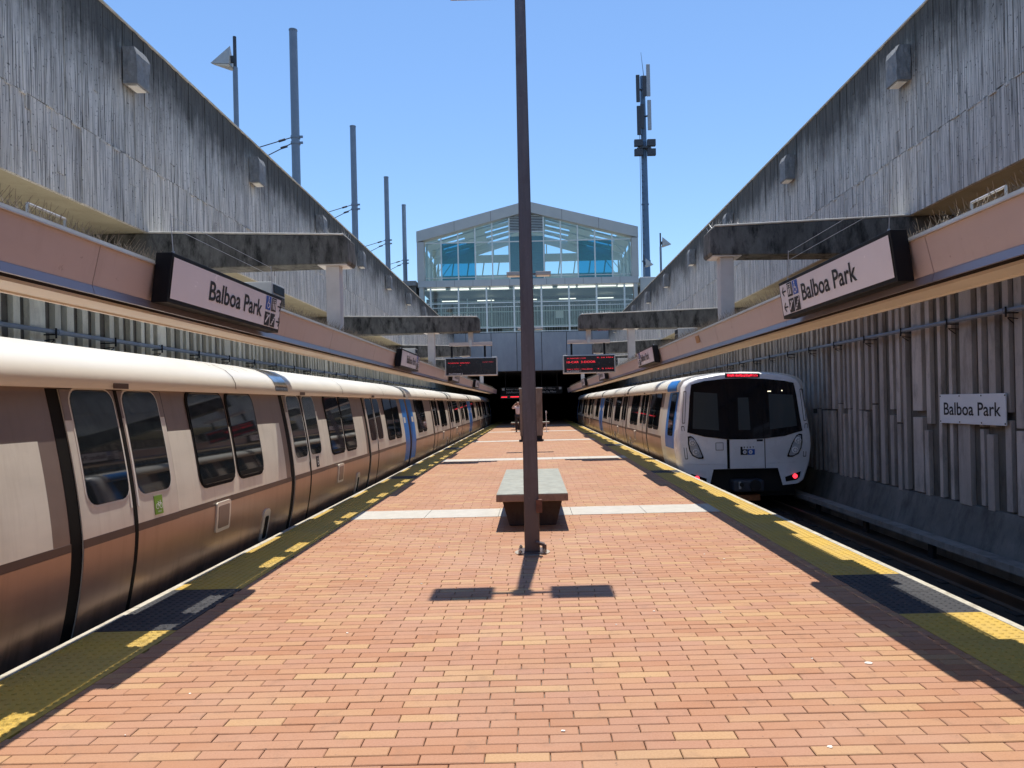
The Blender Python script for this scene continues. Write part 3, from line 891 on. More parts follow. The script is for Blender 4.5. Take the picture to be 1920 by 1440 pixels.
dir_sign(1.30, 2.0, [('SFO  Millbrae', 1.0), ('Daly City, Millbrae', 1.05)], (.02, .22, 1.72), False, 'black hanging sign under the concourse with white icons at both ends')

# equipment boxes on the canopies
def equip(s, y, x, w, h, dep, label):
    t = thing('equipment_box', label, 'equipment box', (s * x, y, 2.62), 'grey boxes standing on the canopies')
    MB().box(s * (x - w / 2), s * (x + w / 2), y, y + dep, 2.62, 2.62 + h).build('case', 'equip_grey', t, bevel=.008)
    xi = s * (x - w / 2)
    for k_ in range(3):
        MB().box(xi - s * .002, xi - s * .010, y + dep * .1, y + dep * .9, 2.64 + h * .31 * k_, 2.62 + h * .31 * (k_ + 1)).build('grille', 'black_paint', t)
    MB().box(s * (x - .05), s * (x + .05), y + .02, y + dep - .02, 2.60, 2.619).build('foot', 'galv_steel', t)
equip(-1, 8.05, 3.0, .42, .36, .42, 'grey equipment box with black grille on the tram-side canopy, behind the large sign')
equip(1, 13.7, 2.88, .36, .30, .30, 'grey equipment box on the tower-side canopy between first and second beams')
equip(-1, 17.6, 2.95, .4, .34, .35, 'grey equipment box on the tram-side canopy just before the second beam')
equip(1, 23.6, 2.92, .4, .34, .35, 'grey equipment box on the tower-side canopy just past the second beam')

# ================================================================== PLATFORM FURNITURE
def light_pole(Y, label):
    t = thing('platform_light_pole', label, 'lamp post', (-.04, Y, 0), 'twin lamp posts along the platform centre')
    x = -.04
    MB().prism([(x - .075, Y - .075), (x + .075, Y - .075), (x + .075, Y + .075), (x - .075, Y + .075)], 'z', .012, .013)
    p = MB(); h0, h1 = .082, .056
    v = [(x + a * h0, Y + b * h0, .012) for a, b in ((-1, -1), (1, -1), (1, 1), (-1, 1))] + [(x + a * h1, Y + b * h1, 6.15) for a, b in ((-1, -1), (1, -1), (1, 1), (-1, 1))]
    p.add(v, [(0, 1, 5, 4), (1, 2, 6, 5), (2, 3, 7, 6), (3, 0, 4, 7), (4, 5, 6, 7), (3, 2, 1, 0)])
    p.build('pole', 'pole_bronze', t, bevel=.012)
    MB().box(x - .15, x + .15, Y - .15, Y + .15, .003, .022).build('base_plate', 'pole_bronze', t, bevel=.004)
    for a in (-.125, .125):
        for b in (-.125, .125):
            n = MB(); n.tube((x + a, Y + b, .022), (x + a, Y + b, .048), .019, n=6); n.tube((x + a, Y + b, .048), (x + a, Y + b, .060), .010, n=8)
            n.build('anchor_bolt', 'bolt_steel', t)
    MB().box(x + .05, x + .115, Y - .13, Y - .085, .44, .58).build('hand_hole_cover', 'rust_plate', t, bevel=.006)
    c = MB(); c.tube((x + .13, Y - .10, .022), (x + .13, Y - .10, .10), .022, n=10); c.tube((x + .13, Y - .10, .10), (x + .04, Y - .09, .125), .020, n=10)
    c.build('conduit_elbow', 'pole_bronze', t, smooth=True)
    MB().tube((x, Y, .003), (x, Y, .006), .19, n=20).build('grout_pad', 'grout', t)
    for s in (-1, 1):
        MB().bar((x + s * .05, Y, 6.11), (x + s * .26, Y, 6.11), .05, .05).build('arm', 'pole_bronze', t)
        MB().box(x + s * .24, x + s * .77, Y - .19, Y + .19, 6.036, 6.17).build('luminaire', 'luminaire_grey', t, bevel=.015)
        MB().box(x + s * .29, x + s * .72, Y - .14, Y + .14, 6.029, 6.035).build('lens', 'lamp_lens', t)
    MB().box(x - .09, x + .09, Y - .09, Y + .09, 6.04, 6.17).build('hub', 'pole_bronze', t, bevel=.01)
light_pole(8.0, 'tall bronze lamp post bolted to the bricks in front of the bench')
light_pole(26.0, 'second bronze lamp post from the camera with grey twin luminaires')
light_pole(45.0, 'farthest bronze lamp post with twin luminaires before the shaded platform end')

def bench(x0, x1, y0, y1, label, leg=.22):
    t = thing('bench', label, 'bench', ((x0 + x1) / 2, (y0 + y1) / 2, 0))
    MB().box(x0, x1, y0, y1, .36, .45).build('seat_core', 'bench_side', t, bevel=.008)
    MB().box(x0 + .004, x1 - .004, y0 + .004, y1 - .004, .445, .457).build('seat', 'bench_granite', t, bevel=.003)
    w = (x1 - x0) * leg; cx = (x0 + x1) / 2; p = MB()
    for ya, yb in ((y0 + .35, y0 + .95), (y1 - .95, y1 - .35)):
        p = MB(); v = []
        for z, q in ((.002, w * .8), (.358, w * 1.05)):
            v += [(cx - q, ya, z), (cx + q, ya, z), (cx + q, yb, z), (cx - q, yb, z)]
        p.add(v, [(0, 1, 5, 4), (1, 2, 6, 5), (2, 3, 7, 6), (3, 0, 4, 7), (4, 5, 6, 7), (3, 2, 1, 0)])
        p.build('pedestal', 'bench_leg', t, bevel=.01)
bench(-.49, .42, 9.40, 12.96, 'long concrete bench with grey-green top behind the nearest lamp post', .42)
bench(-1.35, .98, 44.9, 46.1, 'broad low concrete bench standing at the edge of the shaded platform end', .4)

t = thing('concrete_kiosk', 'tall brown concrete slab kiosk on a dark plinth in the platform centre', 'kiosk', (-.07, 31.7, 0))
MB().prism([(-.56, .22), (.40, .22), (.40, 2.215), (-.56, 2.215)], 'y', 31.5, 32.1).build('slab', 'pillar_concrete', t, bevel=.015)
MB().box(-.58, .42, 31.46, 32.14, 2.217, 2.255).build('cap', 'cap_white', t, bevel=.006)
MB().prism([(-.53, .05), (.37, .05), (.37, .218), (-.53, .218)], 'y', 31.56, 32.05).build('plinth', 'underframe', t)
MB().box(-.62, .44, 31.45, 32.15, .003, .048).build('foot', 'underframe', t, bevel=.01)
MB().box(-.02, -.008, 31.494, 31.499, .24, 2.2).build('seam', 'bench_leg', t)

t = thing('white_post', 'thin white post standing beside the brown concrete kiosk', 'post', (.72, 41, 0))
MB().tube((.72, 41, .02), (.72, 41, 1.05), .018, n=8).build('post', 'print_white', t)
MB().tube((.72, 41, 1.05), (.72, 41, 1.17), .035, n=10).build('head', 'print_white', t)
MB().box(.60, .84, 40.88, 41.12, .003, .022).build('foot', 'galv_steel', t)

# ================================================================== PERSON
def skin_mesh(name, verts, edges, radii, root, mat, parent, sub=2):
    me = bpy.data.meshes.new(name); me.from_pydata(verts, edges, []); me.materials.append(MATS[mat])
    o = bpy.data.objects.new(name, me); col.objects.link(o)
    sk = o.modifiers.new('skin', 'SKIN'); sk.use_smooth_shade = True
    su = o.modifiers.new('sub', 'SUBSURF'); su.levels = sub; su.render_levels = sub
    for i, r_ in enumerate(radii): me.skin_vertices[0].data[i].radius = (r_, r_)
    for i in range(len(verts)): me.skin_vertices[0].data[i].use_root = (i == root)
    o.parent = parent; ORIGIN[o.name] = ORIGIN[parent.name]
    dg = bpy.context.evaluated_depsgraph_get()
    nm = bpy.data.meshes.new_from_object(o.evaluated_get(dg)); o.modifiers.clear(); o.data = nm
    return o
P0 = (-.84, 42.0, 0)
t = thing('person', 'person in pale top and dark trousers with raised elbow, standing beside the brown kiosk', 'person', P0)
V = [(0, 0, .95), (0, 0, 1.12), (0, .01, 1.30), (0, .01, 1.44), (0, 0, 1.52), (0, -.01, 1.60), (0, -.01, 1.70),
     (-.17, .01, 1.40), (-.34, -.02, 1.34), (-.16, -.06, 1.56), (-.10, -.08, 1.62),
     (.17, .01, 1.40), (.21, .0, 1.14), (.22, -.05, .92), (.22, -.06, .84),
     (-.10, 0, .90), (-.11, -.02, .50), (-.12, .03, .09), (-.12, -.10, .04),
     (.10, 0, .90), (.10, -.02, .50), (.10, .03, .09), (.10, -.10, .04)]
Ed = [(0, 1), (1, 2), (2, 3), (3, 4), (4, 5), (5, 6), (3, 7), (7, 8), (8, 9), (9, 10), (3, 11), (11, 12), (12, 13), (13, 14), (0, 15), (15, 16), (16, 17), (17, 18), (0, 19), (19, 20), (20, 21), (21, 22)]
Rr = [.13, .12, .14, .11, .055, .09, .075, .06, .045, .035, .035, .06, .045, .035, .035, .09, .06, .045, .04, .09, .06, .045, .04]
skin_mesh('body', V, Ed, Rr, 0, 'skin', t)
skin_mesh('shirt', [V[i] for i in (0, 1, 2, 3, 7, 8, 11, 12)], [(0, 1), (1, 2), (2, 3), (3, 4), (4, 5), (3, 6), (6, 7)], [.155, .15, .165, .125, .078, .062, .078, .062], 0, 'shirt', t)
skin_mesh('trousers', [V[i] for i in (0, 15, 16, 17, 19, 20, 21)], [(0, 1), (1, 2), (2, 3), (0, 4), (4, 5), (5, 6)], [.15, .105, .08, .066, .105, .08, .066], 0, 'trousers', t)
skin_mesh('hair', [(0, .02, 1.64), (0, .02, 1.72)], [(0, 1)], [.098, .085], 0, 'hair', t)
for s in (-1, 1):
    skin_mesh('shoe', [(s * .115, .05, .05), (s * .12, -.14, .035)], [(0, 1)], [.055, .045], 0, 'trousers', t)

# ================================================================== TRAINS
def pw(h):
    if h >= .62: return 1.60 - .175 * ((h - .62) / 1.2) ** 1.45
    return 1.60 - .21 * ((.62 - h) / 1.05) ** 1.7
XC = 4.98
class Car:
    def __init__(c, s, y0, label, L=19.72):
        c.s = s; c.y0 = y0; c.L = L
        c.t = thing('train_car', label, 'train car', (s * XC, y0, -1.0), 'cars of the two parked trains')
    def X(c, h, off): return c.s * (XC - (pw(h) + off))
    def patch(c, mb, a, b, h0, h1, off, rad=0.0, back=-.012):
        hs = []
        if rad > 0:
            for i in range(5): hs.append(h0 + rad * (1 - math.cos(math.pi / 2 * i / 4)))
            n = max(2, int((h1 - h0 - 2 * rad) / .11))
            for i in range(1, n): hs.append(h0 + rad + (h1 - h0 - 2 * rad) * i / n)
            for i in range(4, -1, -1): hs.append(h1 - rad * (1 - math.cos(math.pi / 2 * i / 4)))
        else:
            n = max(1, int((h1 - h0) / .11)); hs = [h0 + (h1 - h0) * i / n for i in range(n + 1)]
        rows = []
        for h in hs:
            ins = 0
            if rad > 0:
                e = min(h - h0, h1 - h)
                if e < rad: ins = rad - math.sqrt(max(0, rad * rad - (rad - e) ** 2))
            rows.append((h, a + ins, b - ins))
        vs = []; n = len(rows)
        for h, p, q in rows: vs += [(c.X(h, off), c.y0 + p, h), (c.X(h, off), c.y0 + q, h)]
        for h, p, q in rows: vs += [(c.X(h, back), c.y0 + p, h), (c.X(h, back), c.y0 + q, h)]
        fs = []
        m_ = 2 * n
        for i in range(n - 1):
            fs.append((2 * i, 2 * i + 1, 2 * i + 3, 2 * i + 2))
            fs.append((2 * i, 2 * i + 2, m_ + 2 * i + 2, m_ + 2 * i)); fs.append((2 * i + 1, 2 * i + 3, m_ + 2 * i + 3, m_ + 2 * i + 1))
        fs += [(0, 1, m_ + 1, m_), (m_ - 2, m_ - 1, 2 * m_ - 1, 2 * m_ - 2)]
        mb.add(vs, fs); return mb
    def part(c, name, mat, a, b, h0, h1, off, rad=0.0, parent=None, back=-.012):
        return c.patch(MB(), a, b, h0, h1, off, rad, back).build(name, mat, parent or c.t, smooth=True)
    def shell(c, a, b):
        hs = [-.45 + 2.28 * i / 20 for i in range(21)]
        ring = [(c.s * (XC - pw(h)), h) for h in hs] + [(c.s * (XC + pw(h)), h) for h in reversed(hs)]
        MB().prism(ring, 'y', c.y0 + a, c.y0 + b).build('body', 'body_brown', c.t, smooth=True)
        arc = [(1.495, 1.795), (1.512, 1.84), (1.508, 1.91), (1.47, 1.99), (1.39, 2.065), (1.24, 2.135), (1.0, 2.19), (.6, 2.228), (0, 2.24)]
        rr = [(c.s * XC + x, z) for x, z in arc] + [(c.s * XC - x, z) for x, z in arc[-2::-1]]
        MB().prism(rr, 'y', c.y0 + a, c.y0 + b).build('roof', 'train_white', c.t, smooth=True)
        MB().box(c.s * XC - 1.28, c.s * XC + 1.28, c.y0 + a + .1, c.y0 + b - .1, -.75, -.452).build('underframe', 'underframe', c.t)
        for yb in (a + 3.0, b - 3.0):
            for q in (-1.05, 1.05):
                for w in (-.838, .838):
                    MB().tube((c.s * XC + w - .06, c.y0 + yb + q, -.50), (c.s * XC + w + .06, c.y0 + yb + q, -.50), .385, n=20).build('wheel', 'underframe', c.t, smooth=True)
    def roof_bits(c, marks, bands):
        arc = [(1.512, 1.84), (1.508, 1.91), (1.47, 1.99), (1.39, 2.065), (1.24, 2.135), (1.0, 2.19), (.6, 2.228), (0, 2.24)]
        def strip(nm, mat, a, b, off):
            m_ = MB(); n = len(arc)
            vs = [(c.s * (XC - x - off), c.y0 + y, z + off * .6) for y in (a, b) for x, z in arc]
            m_.add(vs, [(i, i + 1, i + 1 + n, i + n) for i in range(n - 1)]); m_.build(nm, mat, c.t, smooth=True)
        for y in marks: strip('roof_seam', 'body_stripe', y, y + .016, .003)
        for a, b in bands: strip('roof_band', 'band_steel', a, b, .005)
    def door(c, d0, stick=None):
        """black gap then two leaves"""
        c.part('door_gap', 'rubber', d0 - .135, d0 + 1.53, -.44, 1.79, .003)
        d = c.part('door', 'body_door', d0, d0 + 1.5, -.43, 1.785, .012)
        c.part('door_top', 'body_brown', d0 + .002, d0 + 1.498, 1.55, 1.784, .0155, parent=d, back=.0)
        c.part('door_bottom', 'body_lower', d0 + .002, d0 + 1.498, -.428, .59, .0155, parent=d, back=.0)
        c.part('door_stripe', 'body_stripe', d0 + .002, d0 + 1.498, .59, .655, .0152, parent=d, back=.0)
        c.part('door_seal', 'rubber', d0 + .715, d0 + .765, -.43, 1.785, .0185, parent=d, back=.0)
        for a in (d0 + .10, d0 + .82):
            c.part('window_trim', 'train_white', a - .016, a + .58 + .016, .874, 1.80, .0165, .125, parent=d, back=.0)
            c.part('window', 'train_glass', a, a + .58, .89, 1.785, .020, .11, parent=d, back=.0)
        for a in (d0 + .66, d0 + .77):
            c.part('edge_trim', 'train_white', a + .018, a + .040, .80, 1.54, .0185, parent=d, back=.0)
        if stick:
            g = 'print_green' if stick == 'bike' else 'print_black'
            a, z = d0 + 1.06, .725
            c.part('sticker', g, a, a + .14, z - .04, z + .125, .0175, parent=d, back=.0)
            m_ = MB(); fn = lambda u, v: (c.X(z + v, .021), c.y0 + a + u, z + v) if c.s < 0 else (c.X(z + v, .021), c.y0 + a + .14 - u, z + v)
            if stick == 'bike':
                for q in (.038, .102):
                    for i in range(12):
                        t0, t1 = 2 * math.pi * i / 12, 2 * math.pi * (i + 1) / 12
                        flat(m_, [(q + r_ * math.cos(t_), .032 + r_ * math.sin(t_)) for r_, t_ in ((.020, t0), (.026, t0), (.026, t1), (.020, t1))], fn)
                for p, q in (((.038, .032), (.055, .062)), ((.055, .062), (.095, .062)), ((.095, .062), (.068, .032)), ((.068, .032), (.055, .062)), ((.102, .032), (.092, .078)), ((.085, .078), (.100, .078)), ((.046, .070), (.062, .070))):
                    thick(m_, fn, p, q, .006)
                put_text(m_, 'BIKES', .02, lambda u, v: fn(u + .04, v - .022), width=.06)
            else: icon_wheelchair(m_, fn, .07, .04, .13)
            m_.build('pictogram', 'print_white', d)
    def windows(c, a, w1=.86, w2=.78, gap=.11):
        for p, q in ((a, a + w1), (a + w1 + gap, a + w1 + gap + w2)):
            f = c.part('window_frame', 'rubber', p - .03, q + .03, .80, 1.815, .012, .15)
            c.part('window', 'train_glass', p, q, .83, 1.79, .017, .13, parent=f, back=.0)
            c.part('sill_seal', 'rubber', p + .02, q - .02, .845, .895, .021, .02, parent=f, back=.01)
    def side(c, a, b, tail=True, cream_a=None):
        """cladding of one wall bay between two doors"""
        ca = a if cream_a is None else cream_a
        c.part('lower_panel', 'body_lower', a, b, -.44, .592, .006)
        c.part('waist_stripe', 'body_stripe', a, b, .595, .652, .007)
        c.part('side_panel', 'body_cream', ca, b - (.20 if tail else 0), .655, 1.41, .006)
    def hatch(c, a, h0, h1, w):
        f = c.part('hatch_frame', 'body_cream', a, a + w, h0, h1, .022, .03)
        c.part('hatch_panel', 'body_brown', a + .045, a + w - .045, h0 + .04, h1 - .04, .026, .02, parent=f, back=.0)
    def grab(c, a, h0, h1, w=.24):
        f = c.part('step_frame', 'body_door', a, a + w, h0, h1, .024, .07)
        c.part('step_slot', 'rubber', a + .07, a + w - .05, h0 + .05, h1 - .09, .028, .03, parent=f, back=.0)
    def vent(c, a): 
        m_ = MB(); x = c.s * (XC - 1.514)
        m_.box(x + c.s * .004, x - c.s * .004, c.y0 + a, c.y0 + a + .22, 1.80, 1.845); m_.build('roof_vent', 'body_stripe', c.t)
brushed('band_steel', (.42, .43, .46), .85, .16)

def standard_car(s, y0, label, detail=True, nose=False):
    c = Car(s, y0, label); L = c.L
    a0 = .34 if nose else 0.0
    c.shell(a0, L)
    D = [4.85, 9.8, 14.75]
    for i, d in enumerate(D):
        c.door(d, stick=(['bike', 'chair', None][i] if detail else None)); c.vent(d + .62)
    if not nose:
        c.side(.78, D[0] - .14); c.windows(1.3)
    else:
        c.side(2.3, D[0] - .14); c.windows(2.75)
    for i in (0, 1):
        c.side(D[i] + 1.515, D[i + 1] - .14); c.windows(D[i] + 2.02)
        c.hatch(D[i] + 2.33, .30, .62, .36); c.grab(D[i] + 3.75, -.08, .34)
    c.side(D[2] + 1.515, L - .72, tail=False); c.windows(D[2] + 1.98)
    c.part('blue_end', 'train_blue', L - .70, L - .02, .15, 1.79, .006)
    c.part('end_panel', 'body_lower', L - .70, L - .02, -.44, .148, .006)
    c.part('number_plate', 'train_white', L - .62, L - .36, 1.15, 1.30, .009)
    if not nose:
        c.part('blue_end', 'train_blue', .02, .76, .15, 1.79, .006)
        c.part('end_panel', 'body_lower', .02, .76, -.44, .148, .006)
        c.part('number_plate', 'train_white', .36, .66, 1.15, 1.30, .009)
    c.roof_bits([8.0, 12.9, 16.6] if not nose else [4.0, 8.0, 12.9], [(9.35, 9.85), (L - .45, L - .1)])
    MB().box(s * XC - .6, s * XC + .6, y0 + L, y0 + L + .28, -.4, 1.7).build('gangway', 'rubber', c.t)
    return c
standard_car(-1, .7, 'nearest long silver and cream train car with green bicycle sticker on its door')
standard_car(-1, 20.7, 'second silver train car behind the nearest long car, past its blue end stripe', False)
standard_car(-1, 40.7, 'last silver car of the longer train, running into the shade under the concourse', False)
nc = standard_car(1, 17.5, 'white nosed train car with red tail lights and black windscreen', False, True)
standard_car(1, 37.5, 'silver train car coupled behind the white nosed car', False)

# ---- the nose
t = nc.t; cx = 4.965
half = [(0, 2.235), (.6, 2.20), (1.10, 2.115), (1.30, 2.03), (1.385, 1.90), (1.46, 1.45), (1.52, 1.02), (1.562, .70), (1.562, .42), (1.52, .10), (1.45, -.13), (1.37, -.34), (1.24, -.425)]
Yf = lambda h, q=0: 17.5 + .075 * max(0, h - .60) - q
def ring(scale_w, dh, Y):
    out = []
    for x, h in half: out.append((x + scale_w, h + dh * (1 if h > 1.9 else 0)))
    return out
def nose_shell():
    m_ = MB()
    rings = []
    specs = [(17.86, .042, .0), (17.70, .030, .0), (17.58, .008, -.006), (17.52, -.02, -.02), (17.5, -.05, -.04)]
    for i, (Y, dw, dh) in enumerate(specs):
        pts = []
        for sx in (1, -1):
            seq = half if sx == 1 else half[::-1]
            for x, h in seq:
                if sx == -1 and x == 0: continue
                hh = h + (dh if h > 1.9 else 0); xx = max(0, x + (dw if x > 0 else 0))
                yy = Y + (.075 * max(0, hh - .6) * (1 if i >= 2 else .4 if i == 1 else 0))
                pts.append((cx + sx * xx, yy, hh))
        rings.append(pts)
    n = len(rings[0]); vs = [p for r_ in rings for p in r_]; fs = []
    for i in range(len(rings) - 1):
        for j in range(n):
            if j == len(half) - 1: continue          # open underside
            fs.append((i * n + j, i * n + (j + 1) % n, (i + 1) * n + (j + 1) % n, (i + 1) * n + j))
    # front face: upper and lower polygons with the coupler notch
    last = (len(rings) - 1) * n
    pr = [rings[-1][j] for j in range(n)]
    vs2 = vs
    R_ = [j for j in range(len(half)) if half[j][1] >= .6]; Lw = [j for j in range(len(half)) if half[j][1] <= .71]
    mir = lambda j: n - j if j > 0 else 0
    upper = [last + j for j in R_] + [last + mir(j) for j in reversed(R_) if j > 0]
    fs.append(tuple(upper))
    # lower: split level at half[7] (h .70) -> use that row for both
    nb = len(vs2)
    notch = [(.86, -.455), (.755, -.05)]
    vs2 = vs2 + [(cx + x, Yf(h), h) for x, h in notch] + [(cx - x, Yf(h), h) for x, h in reversed(notch)]
    lower = [last + j for j in range(7, len(half))] + [nb, nb + 1, nb + 2, nb + 3] + [last + mir(j) for j in range(len(half) - 1, 6, -1)]
    fs.append(tuple(lower))
    m_.add(vs2, fs); return m_
o = nose_shell().build('nose', 'nose_white', t, smooth=True)
FX = lambda off: (lambda x, h: (x, Yf(h) - off, h))
def slab(name, mat, pts, off, th=.02, parent=None, bevel=0.0):
    m_ = MB(); n = len(pts)
    m_.add([FX(off)(x, h) for x, h in pts] + [FX(off - th)(x, h) for x, h in pts],
           [tuple(range(n))] + [(i, (i + 1) % n, (i + 1) % n + n, i + n) for i in range(n)])
    return m_.build(name, mat, parent or t, bevel=bevel)
scr = slab('windscreen', 'screen_glass', [(3.745, 1.955), (4.05, 2.03), (4.53, 2.075), (5.035, 2.08), (5.50, 2.052), (5.95, 1.995), (6.165, 1.945), (6.215, 1.65), (6.265, 1.2), (6.318, .815), (5.9, .70), (5.415, .648), (4.97, .636), (4.54, .648), (4.011, .72), (3.612, .83), (3.66, 1.2), (3.70, 1.65)], .012)
slab('cab_pane_reflection', 'cab_glass_reflection', [(3.74, .92), (4.36, .86), (4.35, 1.73), (3.80, 1.78)], .016, .003, scr)
slab('cab_pane_reflection', 'cab_glass_reflection', [(5.56, .86), (6.20, .93), (6.13, 1.66), (5.56, 1.70)], .016, .003, scr)
slab('cab_pane_reflection', 'cab_glass_reflection', [(4.82, .86), (5.10, .86), (5.08, 1.62), (4.83, 1.62)], .0155, .003, scr)
for x in (4.60, 5.40): slab('screen_joint', 'rubber', [(x - .006, .66), (x + .006, .66), (x + .006, 2.05), (x - .006, 2.05)], .0175, .004, scr)
slab('cab_lamp', 'cab_light', [(5.54, 1.745), (5.62, 1.745), (5.62, 1.765), (5.54, 1.765)], .018, .004, scr)
slab('cab_lamp', 'cab_light', disc(5.88, 1.765, .014, 8), .018, .004, scr)
ds = slab('destination_sign', 'led_dark', [(4.555, 2.096), (5.365, 2.088), (5.372, 2.185), (4.555, 2.205)], .015)
slab('led_panel', 'led_matrix', [(4.60, 2.118), (5.32, 2.110), (5.325, 2.165), (4.60, 2.185)], .019, .004, ds)
def headlamp(sx, pts, lamps):
    h_ = slab('headlight', 'rubber', pts, .010)
    mx = sum(p[0] for p in pts) / len(pts); mz = sum(p[1] for p in pts) / len(pts)
    slab('housing', 'headlamp_glass', [(mx + (x - mx) * .80, mz + (z - mz) * .87) for x, z in pts], .015, .005, h_)
    for lx, lz in lamps:
        m_ = MB(); m_.tube((lx, Yf(lz) - .016, lz), (lx, Yf(lz) - .024, lz), .078, .070, n=16); m_.build('reflector', 'headlamp', h_, smooth=True)
        b_ = MB()
        for k_ in range(6): b_.tube((lx + .042 * math.cos(k_ * 1.047), Yf(lz) - .0245, lz + .042 * math.sin(k_ * 1.047)), (lx + .042 * math.cos(k_ * 1.047), Yf(lz) - .029, lz + .042 * math.sin(k_ * 1.047)), .017, n=8)
        b_.build('lamp_cell', 'headlamp_glass', h_)
HL = [(3.622, .735), (3.69, .745), (3.76, .705), (3.87, .52), (3.985, .235), (3.97, .205), (3.861, .205), (3.72, .275), (3.65, .40), (3.622, .55)]
headlamp(-1, HL, [(3.725, .585), (3.80, .365)])
headlamp(1, [(2 * cx - x, z) for x, z in reversed(HL)], [(2 * cx - 3.725, .585), (2 * cx - 3.80, .365)])
def tail(sx):
    M_ = lambda p: [(cx + sx * (x - cx), z) for x, z in p]
    pts = M_([(5.885, -.265), (6.255, -.14), (6.22, -.275), (6.15, -.335), (5.90, -.372)])
    h_ = slab('tail_light', 'rubber', pts if sx > 0 else pts[::-1], .010)
    m_ = MB(); x = cx + sx * (6.115 - cx); m_.tube((x, Yf(-.245) - .012, -.248), (x, Yf(-.245) - .022, -.248), .055, n=16); m_.build('lens', 'tail_red', h_)
    m_ = MB(); x = cx + sx * (6.00 - cx); m_.tube((x, Yf(-.245) - .012, -.285), (x, Yf(-.245) - .020, -.285), .04, n=12); m_.build('lens', 'led_dark', h_)
tail(1); tail(-1)
dr = slab('front_door', 'nose_white', rrect(4.60, 5.41, -.04, .632, .012, 2), .008)
for x, w in ((4.565, .030), (5.425, .008)): slab('door_gap', 'rubber', [(x - w, -.045), (x + w, -.045), (x + w, .645), (x - w, .645)], .0085, .02)
slab('number_plate', 'underframe', [(5.235, .585), (5.38, .585), (5.38, .63), (5.235, .63)], .012, .006, dr)
slab('coupler_hatch', 'rubber', [(4.27, .395), (4.45, .395), (4.45, .575), (4.27, .575)], .009, .01)
slab('hatch_panel', 'nose_white', [(4.28, .405), (4.44, .405), (4.44, .565), (4.28, .565)], .013, .008)
lb = MB(); lw, lblue = MB(), MB()
fn = FX(.0125)
flat(lb, [(4.848, .468), (4.897, .468), (4.897, .405), (5.015, .405), (5.015, .274), (4.848, .274)], fn)
flat(lblue, [(5.02, .405), (5.185, .405), (5.185, .274), (5.02, .274)], fn)
for x in (4.948, 5.086):
    flat(lw, disc(x, .340, .046, 18), FX(.015)); 
lb.build('emblem_letter_black', 'print_black', dr); lblue.build('emblem_letter_blue', 'print_blue', dr); lw.build('emblem_ring', 'print_white', dr)
dt = MB(); flat(dt, disc(4.948, .340, .014, 10), FX(.0165)); flat(dt, disc(5.086, .340, .014, 10), FX(.0165)); dt.build('emblem_dot', 'print_blue', dr)
bt = MB()
for i, ch in enumerate('BART'): put_text(bt, ch, .052, lambda u, v, i=i: FX(.0125)(4.925 + .070 * i + u, .432 + v), bold=.002)
bt.build('emblem_word', 'print_black', dr)
for sx in (1, -1):
    for a, b in (((1.415, 1.79), (1.475, 1.05)), ((1.497, .97), (1.43, .21))):
        (x0, z0), (x1, z1) = a, b
        m_ = MB()
        for w in (0, .058):
            p = [(cx + sx * (x0 - w - .015), z0), (cx + sx * (x1 - w - .015), z1)]
            d_ = .0055
            m_.add([FX(.004)(p[0][0] - d_, z0), FX(.004)(p[0][0] + d_, z0), FX(.004)(p[1][0] + d_, z1), FX(.004)(p[1][0] - d_, z1)], [(0, 1, 2, 3)])
        for zz, xx in ((z0, x0), (z1, x1)):
            m_.add([FX(.004)(cx + sx * (xx - .015), zz - .008), FX(.004)(cx + sx * (xx - .073), zz - .008), FX(.004)(cx + sx * (xx - .073), zz + .008), FX(.004)(cx + sx * (xx - .015), zz + .008)], [(0, 1, 2, 3)])
        m_.build('corner_step', 'rubber', t)
slab('skirt_joint', 'headlamp', [(3.55, .082), (4.52, .060), (4.52, .068), (3.55, .090)], .006, .01)
slab('skirt_joint', 'headlamp', [(5.46, .060), (6.40, .082), (6.40, .090), (5.46, .068)], .006, .01)
# cab sides: blue panel with window, white stripe
c = nc
for nm, mat, a, b, h0, h1, off in (('blue_panel', 'train_blue', .30, 1.62, .42, 1.79, .010), ('white_panel', 'train_white', 1.62, 2.28, -.44, 1.79, .006), ('end_panel', 'body_door', .30, 1.62, -.44, .418, .010)):
    c.part(nm, mat, a, b, h0, h1, off)
wf = c.part('window_frame', 'rubber', .62, 1.30, .72, 1.76, .014, .10); c.part('window', 'train_glass', .65, 1.27, .74, 1.74, .018, .09, parent=wf, back=.0)
m_ = MB(); aa = [(1.512, 1.80), (1.520, 1.84), (1.516, 1.91), (1.478, 1.995), (1.40, 2.07)]
m_.add([(6.492 - 1.512 - q_ - .004, yy, z_ + .002) for yy in (17.9, 19.1) for q_, z_ in aa], [(i, i + 1, i + 6, i + 5) for i in range(4)])
m_.build('blue_roof_panel', 'train_blue', t, smooth=True)
# coupler and underside
MB().box(3.85, 6.1, 17.75, 19.2, -.62, -.06).build('coupler_pocket', 'underframe', t)
m_ = MB(); m_.box(4.62, 5.34, 17.30, 17.75, -.58, -.30); m_.build('coupler', 'antenna_dark', t, bevel=.05)
m_ = MB(); m_.tube((5.12, 17.25, -.42), (5.12, 17.31, -.42), .13, n=16); m_.build('coupler_face', 'underframe', t)
m_ = MB(); m_.tube((4.80, 17.26, -.40), (4.80, 17.31, -.40), .05, n=12); m_.build('coupler_plug', 'underframe', t)
MB().box(4.74, 4.79, 17.28, 17.30, -.50, -.33).build('coupler_tag', 'equip_grey', t)
MB().box(4.70, 5.28, 17.45, 17.9, -.80, -.66).build('coupler_tray', 'orange_rust', t, bevel=.01)

